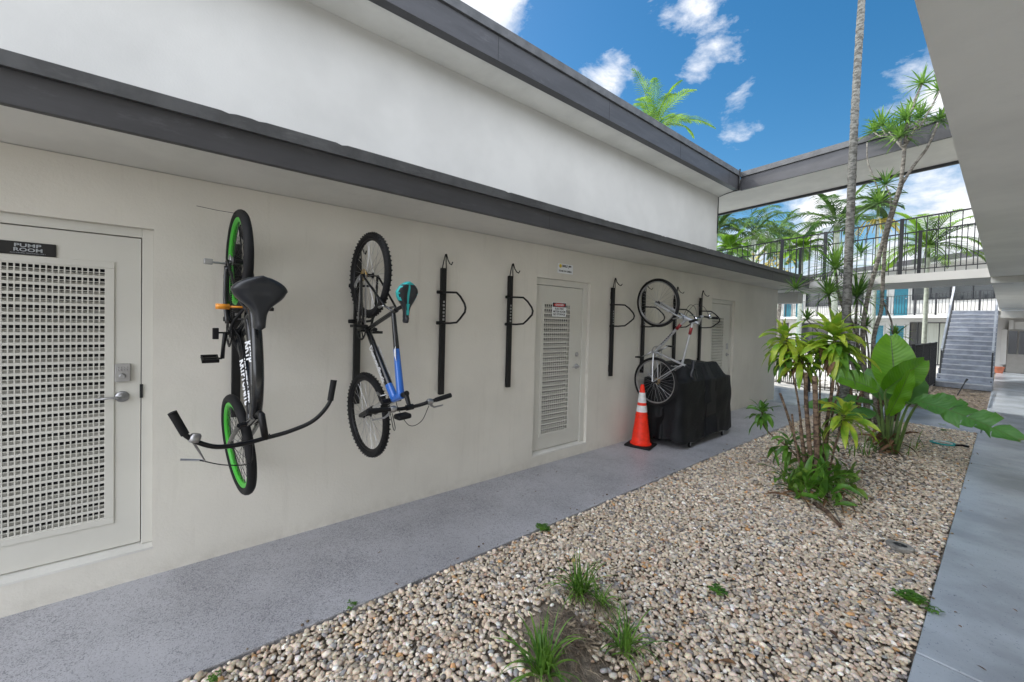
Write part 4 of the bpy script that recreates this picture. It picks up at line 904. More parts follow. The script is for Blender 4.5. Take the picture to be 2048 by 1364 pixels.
for x_ in (2.16, 3.30):
    k = MB(); a = Vector((x_, y0+1.0*run, 1.13)); b = Vector((x_, y0+n_s*run, z_top+.95)); k.bar(a, b, .05, .13); hr = k.build('handrail', 'stair_edge', ST_)
    k = MB(); k.bar((x_, y0+.05*run, .16), (x_, y0+1.1*run, 1.12), .04, .05); k.box((x_-.02, y0+n_s*run-.05, z_top), (x_+.02, y0+n_s*run, z_top+.92)); k.build('newel_post', 'iron', hr)
    k = MB(); 
    for i in range(1, n_s): k.box((x_-.007, y0+(i+.5)*run-.007, .16+(i+1)*rise), (x_+.007, y0+(i+.5)*run+.007, 1.1+(i-.2)*rise))
    k.build('balusters', 'iron', hr)
k = MB(); k.box((2.0, y0+n_s*run+.025, z_top-.16), (6.5, 27.9, z_top-.003)); k.build('upper_landing', 'soffit', ST_)
sm = thing('marker_stake', 'thin black stake leaning in the mulch in front of the staircase', 'stake', (2.75, 18.0, 0))
k = MB(); k.tube([onz(1915, 790, 0), onz(1915, 790, 0)+Vector((.10, .5, .32)), onz(1915, 790, 0)+Vector((.14, .6, .42))], [.014, .014, .03], 8); k.build('rod', 'iron', sm)

# ------------------------------------------------------------ rear block (set at an angle)
P0 = Vector((1.8, 28.5, 0)); DU = Vector((.785, -.62, 0)).normalized(); DN = Vector((.62, .785, 0)).normalized(); UZ = Vector((0, 0, 1))
RE = thing('motel_building', 'white two storey motel block with teal doors behind the courtyard', 'building', (-4, 33, 0))
def rb(mb, s0, s1, n0, n1, z0, z1): mb.box((s0, n0, z0), (s1, n1, z1), (DU, DN, UZ), P0); return mb
rb(MB(), -22, .85, 1.3, 9, -.06, 5.2).build('wall', 'white_wall', RE)
rb(MB(), -22, 1.8, 0, 1.29, 2.44, 2.58).build('gallery_floor', 'white_wall', RE)
rb(MB(), -22, 1.8, -.05, 9.2, 5.12, 5.20).build('soffit', 'white_wall', RE)
rb(MB(), -22, 1.8, -.12, 9.3, 5.201, 5.45).build('roof', 'fascia', RE)
def facade(kind, s0, s1, z0, z1):
    if kind == 'door':
        o = rb(MB(), s0, s1, 1.262, 1.30, z0, z1).build('door', 'teal_door', RE)
        q = MB(); rb(q, s1-.12, s1-.06, 1.22, 1.262, z0+.95, z0+1.0); q.build('door_handle', 'steel', o)
        q = MB(); rb(q, s0-.06, s0, 1.25, 1.30, z0, z1+.06); rb(q, s1, s1+.06, 1.25, 1.30, z0, z1+.06); rb(q, s0, s1, 1.25, 1.30, z1, z1+.06); q.build('door_frame', 'white_wall', o)
    else:
        o = rb(MB(), s0, s1, 1.27, 1.30, z0, z1).build('window', 'glass_dark' if kind == 'win' else 'curtain', RE)
        q = MB(); w_ = .05
        rb(q, s0-w_, s0, 1.25, 1.30, z0-w_, z1+w_); rb(q, s1, s1+w_, 1.25, 1.30, z0-w_, z1+w_); rb(q, s0, s1, 1.25, 1.30, z1, z1+w_); rb(q, s0, s1, 1.25, 1.30, z0-w_, z0)
        c_ = (s0+s1)/2; rb(q, c_-.02, c_+.02, 1.255, 1.28, z0, z1); q.build('window_frame', 'iron', o)
for a in ((-3.95, -3.15, 2.59, 4.55), (-5.2, -4.4, 2.59, 4.55), (-12.9, -12.1, 2.59, 4.55), (-11.6, -10.9, 2.59, 4.55), (-15.5, -14.7, 2.59, 4.55), (-4.1, -3.3, .0, 2.05), (-5.3, -4.5, 0, 2.05)): facade('door', *a)
for a in ((-2.9, -1.1, 3.5, 4.6), (-10.6, -8.3, 3.4, 4.7), (-8.0, -6.0, 3.4, 4.7), (-.9, .7, 3.4, 4.6), (-13.8, -12.4, .4, 2.1), (-11.2, -8.6, .0, 2.1), (-8.2, -6.2, .3, 2.1), (-2.95, -2.2, .0, 2.2)): facade('win', *a)
facade('curt', -2.1, -.9, .1, 2.2)
def s2w(s, n): q = P0+DU*s+DN*n; return (q.x, q.y)
railing(RE, [s2w(-22, .05), s2w(1.78, .05)], 2.58, 3.64, [s2w(s, .05) for s in (-20, -17, -14, -11, -8, -6, -4.7, -3.1, -1.6, -.6, 1.2)], .15, pw=.07, bal=.018)
for s in (-6.7, -12.3, -13.9, ): rb(MB(), s-.05, s+.05, .1, .2, 0, 5.12).build('column', 'white_wall', RE)
k = MB(); k.box((3.35, 30.5, 0), (7, 30.7, 2.45)); 
# storage cabinets, pot and tube lamp at the end of the corridor
tag(k.build('wall', 'cabinet'), 'grey beige wall closing the corridor behind the cabinets', 'wall')
cb = thing('cabinet', 'pale cabinet with two dark glass doors at the end of the right corridor', 'cabinet', (3.9, 29, 0))
Yc = 29.2
def cx_(px): return at(px, 700, Yc).x
xa, xb, xc = cx_(2000), cx_(2013), cx_(2034)
k = MB(); k.box((xb, Yc, 0), (5.6, Yc+.6, 1.95)); k.build('carcass', 'cabinet', cb, bevel=.01)
k = MB(); k.box((xa, Yc-.02, .35), (xb-.003, Yc+.5, 1.95)); k.build('side_panel', 'white_wall', cb)
for i_ in range(4): k = MB(); x_ = xb+.04+i_*(xc-xb); k.box((x_, Yc-.03, .85), (x_+(xc-xb)-.05, Yc-.001, 1.88)); k.build('glass_door', 'glass_dark', cb)
tb = thing('storage_box', 'white box standing on top of the pale cabinet in the corridor', 'box', (xb, 29.3, 1.95)); k = MB(); k.box((xb+.03, 29.25, 1.955), (xb+1.0, 29.6, 2.30)); k.box((xb+.03, 29.2, 1.955), (xb+.16, 29.245, 2.36)); k.build('box_body', 'white_wall', tb, bevel=.01)
xp = at(2000, 700, 28.4).x; pt = thing('flower_pot', 'terracotta pot on the floor beside the pale cabinet', 'pot', (xp, 28.4, 0)); k = MB(); k.lathe((xp, 28.4, 0), (0, 0, 1), [(.11, 0), (.15, .22), (.17, .22), (.17, .28), (.14, .28), (.13, .22), (.01, .2)], 24); k.build('pot_body', 'terracotta', pt, smooth='angle')
tl = thing('ceiling_lamp', 'white tube lamp under the soffit at the end of the corridor', 'lamp', (4, 26, 2.4)); k = MB(); k.tube([(3.42, 23.6, 2.62), (5.0, 23.6, 2.62)], .035, 10); k.box((3.42, 23.57, 2.655), (5.0, 23.63, 2.698)); k.build('tube', 'sign_white', tl, smooth='angle')

# ------------------------------------------------------------ pool fence
FE = thing('pool_fence', 'black metal picket fence around the pool area turning toward the staircase', 'fence', (1, 14.5, 0))
railing(FE, [(-1.6, 15.4), (-.95, 15.05), (.13, 13.85), (2.08, 14.67)], -.02, 1.42, [(.13, 13.85), (2.08, 14.67), (-.95, 15.05)], .115, pw=.06, bal=.017)
railing(FE, [(2.08, 14.70), (2.13, 19.38)], -.02, 1.42, [(2.09, 16.2), (2.11, 17.8), (2.13, 19.36)], .11, pw=.05, bal=.017)
paddle_mat('paddle_shaded', (.14, .35, .012), (.07, .22, .01))  # darker copy of the leaf green: shade on the lower blades, put into the colour
mat('leaf_mid', (.20, .34, .05), .38, trans=.3, col2=(.07, .17, .025), vscale=6)
mat('leaf_blade_green', (.24, .42, .07), .4, trans=.35, col2=(.08, .20, .03), vscale=9)
mat('concrete', (.27, .26, .24), .85, var=.3, vscale=20, bump=.5)
# ------------------------------------------------------------ plants
def strip(mb, base, d, L, Wd, droop=.5, n=6, fold=.25, prof='lance', up=None, twist=0, uv=False, wavy=0):
    """one curved leaf: starts along d and bends down with its own weight"""
    p = Vector(base); d = Vector(d).normalized(); up_ = Vector(up) if up else Vector((0, 0, 1)); o = len(mb.v); seg = L/n
    for i in range(n+1):
        u = i/n
        if prof == 'lance': w_ = math.sin(math.pi*min(1, u*.92+.08))**.8
        elif prof == 'blade': w_ = (1-u)**.6*min(1, u*8+.45)
        elif prof == 'paddle': w_ = math.sin(math.pi*min(1, (u*.93+.045)))**.55
        else: w_ = math.sin(math.pi*(u*.9+.1))
        w_ *= Wd/2; s_ = d.cross(up_)
        if s_.length < 1e-3: s_ = d.cross(Vector((1, .3, 0)))
        s_.normalize(); nn = s_.cross(d).normalized()
        if twist: s2 = s_*math.cos(twist*u)+nn*math.sin(twist*u); nn = s2.cross(d).normalized(); s_ = s2
        wv = wavy*math.sin(u*14)*w_
        mb.v += [tuple(p-s_*w_+nn*(w_*fold+wv)), tuple(p), tuple(p+s_*w_+nn*(w_*fold-wv))]
        d = (d+Vector((0, 0, -1))*droop*seg/L*(.35+u*1.3)).normalized(); p = p+d*seg
    for i in range(n):
        a = o+i*3; mb.f += [(a, a+1, a+4, a+3), (a+1, a+2, a+5, a+4)]; mb.mi += [mb.m]*2
def rosette(mb, c, n, L, Wd, axis=(0, 0, 1), lo=.15, hi=1.7, droop=.6, prof='lance', fold=.25, nseg=6, rnd=random, yaw0=0):
    ax = Vector(axis).normalized(); a = ax.orthogonal().normalized(); b_ = ax.cross(a)
    for i in range(n):
        u = (i+.5)/n; th = lo+(hi-lo)*u**.8+rnd.uniform(-.1, .1); ph = i*2.39996+yaw0+rnd.uniform(-.2, .2)
        d = ax*math.cos(th)+(a*math.cos(ph)+b_*math.sin(ph))*math.sin(th)
        l_ = L*rnd.uniform(.78, 1.12)*(.72+.28*math.sin(min(1, u*1.5+.2)*math.pi/2))
        strip(mb, Vector(c)-ax*.05*u*L, d, l_, Wd*rnd.uniform(.8, 1.15), droop*rnd.uniform(.6, 1.4)*(.5+u), nseg, fold, prof, twist=rnd.uniform(-.4, .4))
def trunk(pts, r0, r1, n=10, k=5, rings=0, rough=0.0, seed=1):
    P = curve(pts, k); rr = random.Random(seed); m_ = MB(); N_ = len(P)
    rad = [r0+(r1-r0)*i/(N_-1)+rr.uniform(-rough, rough) for i in range(N_)]; m_.tube(P, rad, n); return m_

# tall slender palm rising out of the frame
TP = thing('palm_tree', 'tall slender grey palm trunk rising out of the picture behind the bird of paradise', 'palm tree', onz(1686, 871))
b0 = onz(1686, 871); yy = b0.y
pp = [b0-Vector((0, 0, .05)), at(1688, 800, yy), at(1694, 600, yy+.05), at(1702, 400, yy+.1), at(1711, 200, yy+.2), at(1724, -10, yy+.3)]
e_ = pp[-1]+(pp[-1]-pp[-2]).normalized()*3.2; pp.append(e_)
P = curve(pp, 40); k = MB(); rr = random.Random(3); N_ = len(P)
k.tube(P, [(.085 if i < 6 else (.068-.020*i/N_))*(1+.035*math.sin(i*2.1))+rr.uniform(-.003, .003) for i in range(N_)], 16); k.build('trunk', 'palm_bark', TP, smooth=True)
def frond(mb, base, az, el, L, ll, droop=1.2, pairs=34, lw=.035, hang=.5, rnd=random, stemr=.012, seg=2):
    p = Vector(base); d = Vector((math.cos(az)*math.cos(el), math.sin(az)*math.cos(el), math.sin(el))); n_ = pairs; st = L/n_; pts = [p.copy()]
    for i in range(n_):
        u = (i+1)/n_; d = (d+Vector((0, 0, -1))*droop/n_*(.4+u*1.2)).normalized(); p = p+d*st; pts.append(p.copy())
        if u < .14: continue
        s_ = d.cross(Vector((0, 0, 1))).normalized(); l_ = ll*math.sin(math.pi*min(.97, u*.80+.18))**.7*rnd.uniform(.88, 1.08)
        for q in (-1, 1):
            dd = (s_*q*1.0+d*(.55+.5*u)+Vector((0, 0, .25))).normalized()
            strip(mb, p, dd, l_, lw, hang*rnd.uniform(.7, 1.5), seg, .15, 'blade')
    mb.tube(pts[::3]+[pts[-1]], [stemr*(1-.8*i/len(pts[::3])) for i in range(len(pts[::3])+1)], 5)
def crown(parent, c, n, L, ll, droop, leafmat, seed, lw=.04, el_lo=-.3, el_hi=1.3, hang=.6, pairs=30):
    rr = random.Random(seed); k = MB()
    for i in range(n):
        u = (i+.5)/n; el = el_hi-(el_hi-el_lo)*u+rr.uniform(-.12, .12)
        frond(k, Vector(c), i*2.4+seed+rr.uniform(-.3, .3), el, L*rr.uniform(.85, 1.1), ll, droop*rr.uniform(.8, 1.25), pairs, lw, hang, rr, .02)
    return k.build('crown', leafmat, parent, smooth=False)
crown(TP, e_, 14, 2.4, .55, 1.5, 'leaf_palm', 5)
def bg_palm(label, cpx, cpy, Y, fr_px, n, leafmat, seed, drp=1.5, ll=.5, lw=.05, tr=.11, base_dx=0, yellow=False, el_lo=-.35, el_hi=1.3, hang=.7, tmat='pale_bark', pairs=30):
    c = at(cpx, cpy, Y); depth = (c-CAM).dot(fwd); L = fr_px/FPX*depth
    t_ = thing('palm_tree', label, 'palm tree', (c.x, c.y, -.05), group='palm trees beyond the courtyard')
    trunk([(c.x+base_dx, c.y, -.05), (c.x+base_dx*.6, c.y+.05, c.z*.4), (c.x+base_dx*.1, c.y, c.z*.8), c+Vector((0, 0, .1))], tr*1.25, tr*.8, 10, 6, seed=seed).build('trunk', tmat, t_, smooth=True)
    k = MB(); k.lathe(c-Vector((0, 0, .45)), (0, 0, 1), [(tr*.8, 0), (tr*1.0, .15), (tr*.8, .4), (tr*.4, .6)], 10); k.build('crown_shaft', 'petiole', t_, smooth=True)
    crown(t_, c, int(n*1.35), L, ll, drp, leafmat, seed, lw*1.75, el_lo, el_hi, hang, pairs)
    if yellow:
        q = MB(); rr = random.Random(seed)
        for i in range(26):
            a = rr.uniform(0, 6.28); q.tube([c+Vector((0, 0, -.5)), c+Vector((math.cos(a)*.35, math.sin(a)*.35, -.45-rr.uniform(0, .2))), c+Vector((math.cos(a)*.6, math.sin(a)*.6, -.7-rr.uniform(0, .4)))], [.02, .015, .01], 4)
        q.build('flower_stalks', 'leaf_yellow', t_)
    return t_
bg_palm('large coconut palm with hanging fronds left of the middle, seen above the bridge railing', 1508, 468, 30, 96, 20, 'leaf_palm', 11, 1.9, .85, .06, .15, hang=1.6)
bg_palm('smaller coconut palm just right of the large coconut palm', 1560, 478, 36, 66, 16, 'leaf_palm', 12, 1.8, .8, .07, .14, hang=1.4)
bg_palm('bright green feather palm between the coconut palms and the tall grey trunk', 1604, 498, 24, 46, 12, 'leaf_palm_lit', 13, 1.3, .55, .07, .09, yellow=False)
bg_palm('dark feathery palm with raised arching fronds behind the tall grey trunk', 1674, 448, 21, 104, 13, 'leaf_palm', 14, 1.5, .62, .06, .12, hang=1.0, yellow=False, el_lo=.0)
bg_palm('palm with yellow flower stalks on a thin pale trunk behind the leaning stems', 1757, 412, 19, 42, 9, 'leaf_palm', 15, 1.4, .4, .04, .045, yellow=True)
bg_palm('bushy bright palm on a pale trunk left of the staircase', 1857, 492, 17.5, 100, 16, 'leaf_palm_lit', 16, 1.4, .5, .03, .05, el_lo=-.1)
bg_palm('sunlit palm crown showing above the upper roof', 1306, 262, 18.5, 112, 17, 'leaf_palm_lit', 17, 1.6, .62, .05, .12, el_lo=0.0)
bg_palm('palm at the left edge of the gap beside the upper wall', 1432, 462, 28, 60, 14, 'leaf_palm', 18, 1.5, .7, .07, .13)
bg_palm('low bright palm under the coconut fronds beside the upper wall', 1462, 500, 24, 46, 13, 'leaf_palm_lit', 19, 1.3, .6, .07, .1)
# croton with yellow leaves beyond the bridge
for i, (px, py, Y, lb) in enumerate(((1528, 540, 19, 'tall yellow leaved shrub showing between the bridge railings'), (1560, 548, 20, 'smaller yellow leaved shrub right of the tall yellow one'))):
    c = at(px, py, Y); t_ = thing('shrub', lb, 'shrub', (c.x, c.y, -.05), group='yellow leaved shrubs'); k = MB(); rr = random.Random(i)
    for q in range(5): k.tube([(c.x+rr.uniform(-.2, .2), c.y, -.05), (c.x+rr.uniform(-.1, .1), c.y, c.z*.6), c+Vector((rr.uniform(-.3, .3), rr.uniform(-.3, .3), rr.uniform(-.3, .2)))], [.04, .03, .015], 6)
    k.build('stem', 'thin_bark', t_); k = MB()
    for q in range(90):
        o = c+Vector((rr.gauss(0, .28), rr.gauss(0, .28), rr.gauss(0, .35))); strip(k, o, (rr.uniform(-1, 1), rr.uniform(-1, 1), rr.uniform(-.3, 1)), .25, .09, .6, 3)
    k.build('foliage', 'leaf_yellow', t_)
# hedge of mixed tropical greenery far left beyond the fence
# ---- grove of dragon trees (thin leaning stems with spiky heads)
DT = thing('dragon_tree', 'multi stemmed dragon tree with spiky leaf heads on leaning grey stems', 'tree', onz(1742, 838))
Yd = 9.9; base = onz(1742, 838)
def pl_(lst, Y0=Yd, dy=0): return [at(x, y, Y0+dy*i/len(lst)) for i, (x, y) in enumerate(lst)]
stems = [([(1738, 850), (1726, 690), (1728, 637), (1740, 575), (1753, 532), (1774, 452), (1789, 406), (1802, 362), (1809, 299), (1812, 272)], .038, .025, 0),
         ([(1752, 850), (1746, 692), (1762, 622), (1765, 575), (1771, 489), (1785, 430), (1805, 366)], .033, .024, .15),
         ([(1805, 366), (1828, 330), (1852, 299), (1866, 270), (1876, 245)], .026, .016, .1), ([(1812, 272), (1818, 240), (1830, 200), (1844, 168)], .022, .014, 0),
         ([(1812, 290), (1828, 262), (1839, 238)], .02, .014, .2), ([(1812, 290), (1803, 292), (1799, 276)], .02, .015, -.1), ([(1810, 285), (1812, 262), (1812, 240)], .02, .014, -.1),
         ([(1785, 430), (1779, 405), (1764, 404), (1757, 408)], .02, .014, .0), ([(1786, 425), (1781, 395), (1772, 372)], .018, .012, .2), ([(1765, 400), (1745, 350), (1735, 320), (1734, 285)], .013, .009, .3), ([(1836, 260), (1862, 215), (1879, 182)], .016, .012, .3),
         ([(1728, 700), (1706, 650), (1680, 600), (1672, 545)], .03, .018, -.3), ([(1715, 760), (1690, 690), (1665, 640), (1657, 590)], .028, .017, -.4),
         ([(1706, 650), (1680, 590), (1640, 560), (1594, 577)], .016, .010, -.2), ([(1722, 740), (1712, 660), (1714, 600)], .026, .02, .2),
         ([(1700, 780), (1668, 720), (1640, 670), (1614, 640)], .016, .011, -.4), ([(1744, 720), (1770, 700), (1790, 672)], .018, .012, .4), ([(1735, 800), (1738, 720), (1731, 655)], .02, .014, .5),
         ([(1765, 600), (1782, 640), (1785, 668)], .016, .012, .4), ([(1730, 690), (1700, 668), (1690, 640)], .014, .01, -.3), ([(1809, 300), (1795, 285), (1778, 264)], .018, .012, .5), ([(1795, 285), (1775, 272), (1762, 255)], .014, .011, .8), ([(1775, 272), (1760, 272), (1748, 265)], .012, .01, .9)]
for i, (pl, r0_, r1_, dy) in enumerate(stems):
    trunk(pl_(pl, Yd+dy*.5, dy*.5), r0_, r1_, 8, 5, seed=i, rough=.0012).build('stem', 'thin_bark', DT, smooth=True)
heads = [(1880, 240, .30, 26, .35), (1844, 166, .34, 24, 0), (1839, 236, .36, 30, .3), (1799, 272, .42, 36, -.1), (1812, 238, .40, 32, -.1), (1757, 406, .38, 34, 0), (1771, 368, .36, 28, .2), (1879, 180, .34, 22, .4),
         (1671, 535, .62, 60, -.45), (1591, 577, .40, 26, -.3), (1657, 588, .48, 44, -.6), (1714, 592, .62, 64, .25), (1614, 638, .30, 26, -.6), (1790, 670, .30, 26, .6), (1731, 652, .34, 30, .7), (1690, 640, .34, 24, -.4), (1826, 215, .30, 22, .3), (1722, 505, .3, 22, .2), (1763, 250, .42, 34, .8), (1780, 262, .36, 30, .6), (1748, 262, .34, 24, .9)]
for i, (px, py, L, n_, dy) in enumerate(heads):
    k = MB(); rosette(k, at(px, py, Yd+dy), int(n_*1.35), L, .042, axis=(random.uniform(-.2, .2), random.uniform(-.25, .1), 1), lo=.1, hi=1.75, droop=.5, prof='blade', fold=.2, nseg=4); k.build('leaf_head', 'leaf_spike', DT)
# fibrous dark skirt of stems at the foot of the grove
k = MB(); rr = random.Random(8)
for i in range(26):
    b_ = base+Vector((rr.uniform(-.55, .35), rr.uniform(-.3, .4), -.05)); k.tube([b_, b_+Vector((rr.uniform(-.06, .06), rr.uniform(-.06, .06), .35)), b_+Vector((rr.uniform(-.15, .15), rr.uniform(-.1, .1), rr.uniform(.45, .95)))], [.032, .026, .018], 7)
k.build('old_stems', 'brown_stem', DT, smooth=True)

# ---- lime leaved corn plants in the front clump
Yc = 5.8; cb_ = onz(1625, 955)
CP = thing('cordyline', 'clump of brown canes with drooping lime green leaf heads in the pebble bed', 'plant', cb_)
def cane(lst, r0_, r1_, Y0=Yc, mt_='brown_stem', nm='cane'):
    trunk([at(x, y, Y0) for x, y in lst], r0_, r1_, 9, 6, seed=len(lst), rough=.001).build(nm, mt_, CP, smooth=True)
cane([(1622, 965), (1606, 880), (1596, 800), (1580, 720), (1571, 668)], .013, .009)
cane([(1628, 965), (1618, 850), (1608, 760), (1603, 712)], .012, .008, 5.75)
cane([(1645, 965), (1652, 860), (1664, 780), (1669, 720), (1669, 668)], .020, .014, 5.9)
cane([(1622, 950), (1580, 898), (1545, 872), (1527, 850), (1524, 822)], .012, .008, 5.7)
cane([(1655, 960), (1668, 900), (1684, 850), (1690, 828)], .012, .009, 5.8)
cane([(1625, 970), (1618, 880), (1612, 800), (1612, 745)], .024, .020, 5.65)
cane([(1635, 970), (1633, 880), (1631, 800), (1629, 752)], .028, .024, 5.6)
cane([(1610, 965), (1590, 880), (1572, 820), (1560, 786)], .016, .013, 5.75)
cane([(1615, 965), (1606, 900), (1601, 850)], .018, .016, 5.6)
cane([(1606, 960), (1590, 880), (1584, 828)], .013, .011, 5.6)
cane([(1650, 960), (1640, 880), (1640, 760), (1637, 700)], .011, .008, 6.0)
cane([(1660, 965), (1652, 910), (1660, 850), (1672, 800)], .013, .010, 6.0)
def chead(px, py, n_, L, Wd, Y0, mt_, lo=.1, hi=2.0, droop=1.1, nm='leaf_head', lean=(0, 0, 1)):
    k = MB(); c = at(px, py, Y0); rr = random.Random(int(px*7+py))
    for i in range(int(n_*1.15)):
        u = (i+.5)/(n_*1.15); th = lo+.12+(min(hi, 1.9)-lo)*u**.75+rr.gauss(0, .16); ph = i*2.39996+rr.gauss(0, .3)
        d = Vector((math.cos(ph)*math.sin(th), math.sin(ph)*math.sin(th), math.cos(th)))
        l_ = L*rr.uniform(.62, 1.15)*(.6+.4*min(1, u*2.2)); strip(k, c-Vector((0, 0, 1))*.42*L*u+Vector((rr.gauss(0, .008), rr.gauss(0, .008), 0)), d, l_, Wd*.80*rr.uniform(.7, 1.1), droop*rr.uniform(.5, 2.3)*(.6+u), 8, .32, 'lance', twist=rr.uniform(-1.0, 1.0), wavy=.14)
    k.build(nm, mt_, CP, smooth=True)
chead(1571, 668, 34, .38, .105, 5.8, 'leaf_lime'); chead(1603, 706, 24, .33, .10, 5.72, 'leaf_lime'); chead(1669, 664, 50, .46, .115, 5.9, 'leaf_lime', hi=2.1)
chead(1669, 690, 20, .40, .10, 5.92, 'leaf_green', lo=1.3, hi=2.3)
chead(1571, 700, 16, .34, .09, 5.82, 'leaf_green', lo=1.3, hi=2.4)
chead(1524, 818, 24, .28, .07, 5.7, 'leaf_green', droop=.9); chead(1690, 822, 28, .34, .09, 5.8, 'leaf_lime', droop=1.0)
chead(1580, 880, 14, .36, .085, 5.7, 'leaf_green', lo=.4)
chead(1650, 870, 14, .3, .07, 5.95, 'leaf_green', lo=.3)
for (px, py, n_, L) in ((1588, 985, 20, .30), (1615, 992, 22, .34), (1645, 985, 26, .38), (1672, 978, 20, .36), (1565, 962, 12, .28), (1630, 950, 18, .34), (1700, 975, 10, .30), (1655, 1005, 16, .30)):
    g_ = onz(px, py+8); k = MB(); rr = random.Random(px); ax0 = Vector((rr.uniform(-.5, .5), rr.uniform(-.7, .1), 1)).normalized()
    for i in range(n_):
        ph = i*2.4+rr.uniform(-.5, .5); th = rr.uniform(.15, 1.5); d = Vector((math.cos(ph)*math.sin(th), math.sin(ph)*math.sin(th), math.cos(th)))+ax0*.35
        strip(k, g_+Vector((rr.uniform(-.06, .06), rr.uniform(-.06, .06), rr.uniform(.02, .20))), d, L*rr.uniform(.5, 1.1), .055*rr.uniform(.6, 1.2), rr.uniform(.6, 2.6), 8, .3, 'lance', twist=rr.uniform(-1.3, 1.3), wavy=.12)
    k.build('basal_leaves', 'leaf_green' if px % 2 else 'leaf_mid', CP, smooth=True)
k = MB()
for i in range(16): q = at(random.uniform(1560, 1690), random.uniform(690, 730), Yc+random.uniform(-.1, .1)); strip(k, q, (random.uniform(-1, 1), random.uniform(-1, 1), -.8), .22, .04, .9, 5, .5, 'lance', twist=1.5)
for i in range(10): q = onz(random.uniform(1590, 1690), random.uniform(985, 1010)); strip(k, q+Vector((0, 0, .05)), (random.uniform(-1, 1), random.uniform(-1, 0), .2), .30, .03, 1.2, 5, .5, 'lance', twist=1)
k.build('dead_leaves', 'leaf_dead', CP, smooth=True)
fc = thing('fallen_cane', 'thick dead cane lying on the pebbles in front of the lime clump', 'stick', onz(1660, 1030)); k = MB(); k.tube([onz(1628, 1010)+Vector((0, 0, .02)), onz(1655, 1030)+Vector((0, 0, .03)), onz(1680, 1056)+Vector((0, 0, .02))], [.018, .02, .016], 10); k.build('cane', 'brown_stem', fc, smooth=True)
fc = thing('fallen_branch', 'thin pale stem leaning from the lime clump to the pebbles', 'stick', onz(1675, 1040)); k = MB(); k.tube([at(1650, 975, 5.5), at(1662, 1010, 5.3), onz(1680, 1046)+Vector((0, 0, .02))], [.008, .009, .007], 8); k.build('twig', 'thin_bark', fc, smooth=True)

# ---- bird of paradise with paddle leaves
bp0 = onz(1778, 905)
BP = thing('bird_of_paradise', 'large bird of paradise plant with broad glossy paddle leaves', 'plant', bp0)
def paddle(base, mid, tip, Wd, facing, mt_='paddle_bright', petr=.016, torn=0, cup=.18, seed=0, n=22, m_=10):
    """petiole from the foot to mid (blade start), blade from mid to tip; facing = blade normal"""
    rr = random.Random(seed); base, mid, tip = Vector(base), Vector(mid), Vector(tip); L = (tip-mid).length; d = (tip-mid).normalized()
    nn = Vector(facing); nn = (nn-d*nn.dot(d)).normalized(); s_ = d.cross(nn)
    pt_ = MB(); ctrl = base.lerp(mid, .5)+Vector((0, 0, .10)); pt_.tube(curve([base, base.lerp(ctrl, .6), ctrl, mid.lerp(ctrl, .25), mid+d*L*.06]), [petr*(1.5-.9*i/24) for i in range(25)], 8)
    o = pt_.build('leaf_stalk', 'petiole', BP, smooth=True)
    k = MB(); k.uv = []
    tears = sorted([rr.uniform(.15, .92) for _ in range(torn)])
    offs = 0
    for i in range(n+1):
        u = i/n; w_ = (math.sin(math.pi*min(1, u*.90+.07))**.5 if u < .55 else math.sin(math.pi*(u*.90+.07))**.72)*Wd/2; bend = -nn*(u*u*L*.10)+Vector((0, 0, -1))*(.08*L*u*u if abs(d.z) < .75 else 0)
        c_ = mid+d*L*u+bend; und = .012*math.sin(u*22+seed); seg_ = sum(1 for t_ in tears if t_ < u); sd2 = ((seg_*37+seed*11) % 7-3)*.016 if torn else 0
        for j in range(-m_//2, m_//2+1):
            q = j/(m_/2); side = -abs(q)**1.6*cup*w_*2*-1
            k.v.append(tuple(c_+s_*w_*q*(1-.06*abs(q))+nn*(abs(q)*cup*w_*1.2+und*abs(q)+.004*math.sin(u*60)*abs(q)+sd2*abs(q)*abs(q))+d*(abs(q)**2*.05*L))); k.uv.append((.5+q*.5, u, 0))
    w = m_+1 if m_ % 2 == 0 else m_
    for i in range(n):
        u = (i+.5)/n
        for j in range(w-1):
            if torn and any(abs(u-t_) < .5/n*1.01 and (j < w*.38 if ti_ % 2 else j > w*.6) for ti_, t_ in enumerate(tears)): continue
            k.f.append((i*w+j, i*w+j+1, (i+1)*w+j+1, (i+1)*w+j)); k.mi.append(0)
    k.build('leaf_blade', mt_, BP, smooth=True)
Yb = bp0.y; tocam = (CAM-bp0).normalized()
f0 = bp0+Vector((0, 0, .02))
paddle(f0, at(1792, 790, Yb+.05), at(1782, 670, Yb+.15), .52, tocam+Vector((0, 0, .25)), 'paddle_bright', seed=1, cup=.10)
paddle(f0, at(1768, 782, Yb-.05), at(1852, 722, Yb+.02), .38, tocam*.8+Vector((0, 0, -.4)), 'paddle_shaded', seed=2)
paddle(f0+Vector((-.05, 0, 0)), at(1758, 782, Yb), at(1664, 738, Yb-.1), .36, tocam+Vector((0, 0, .7)), 'paddle_shaded', seed=3)
paddle(f0, at(1776, 832, Yb-.1), at(1826, 745, Yb-.25), .22, tocam+Vector((.6, 0, .2)), 'paddle_bright', seed=4, cup=.35)
paddle(f0+Vector((.05, -.03, 0)), at(1818, 806, Yb-.05), at(1925, 800, Yb-.4), .44, Vector((-.1, -.35, 1)), 'paddle_deep', seed=5, torn=3, cup=.06, n=70)
paddle(f0+Vector((.08, -.05, 0)), at(1838, 802, Yb-.35), at(2034, 852, Yb-.95), .36, Vector((-.1, -.65, .8)), 'paddle_deep', seed=6, torn=7, cup=.05, n=90)
paddle(f0+Vector((-.08, .05, 0)), at(1752, 830, Yb+.1), at(1612, 800, Yb+.15), .42, Vector((.1, -.6, 1)), 'paddle_deep', seed=7, torn=3)
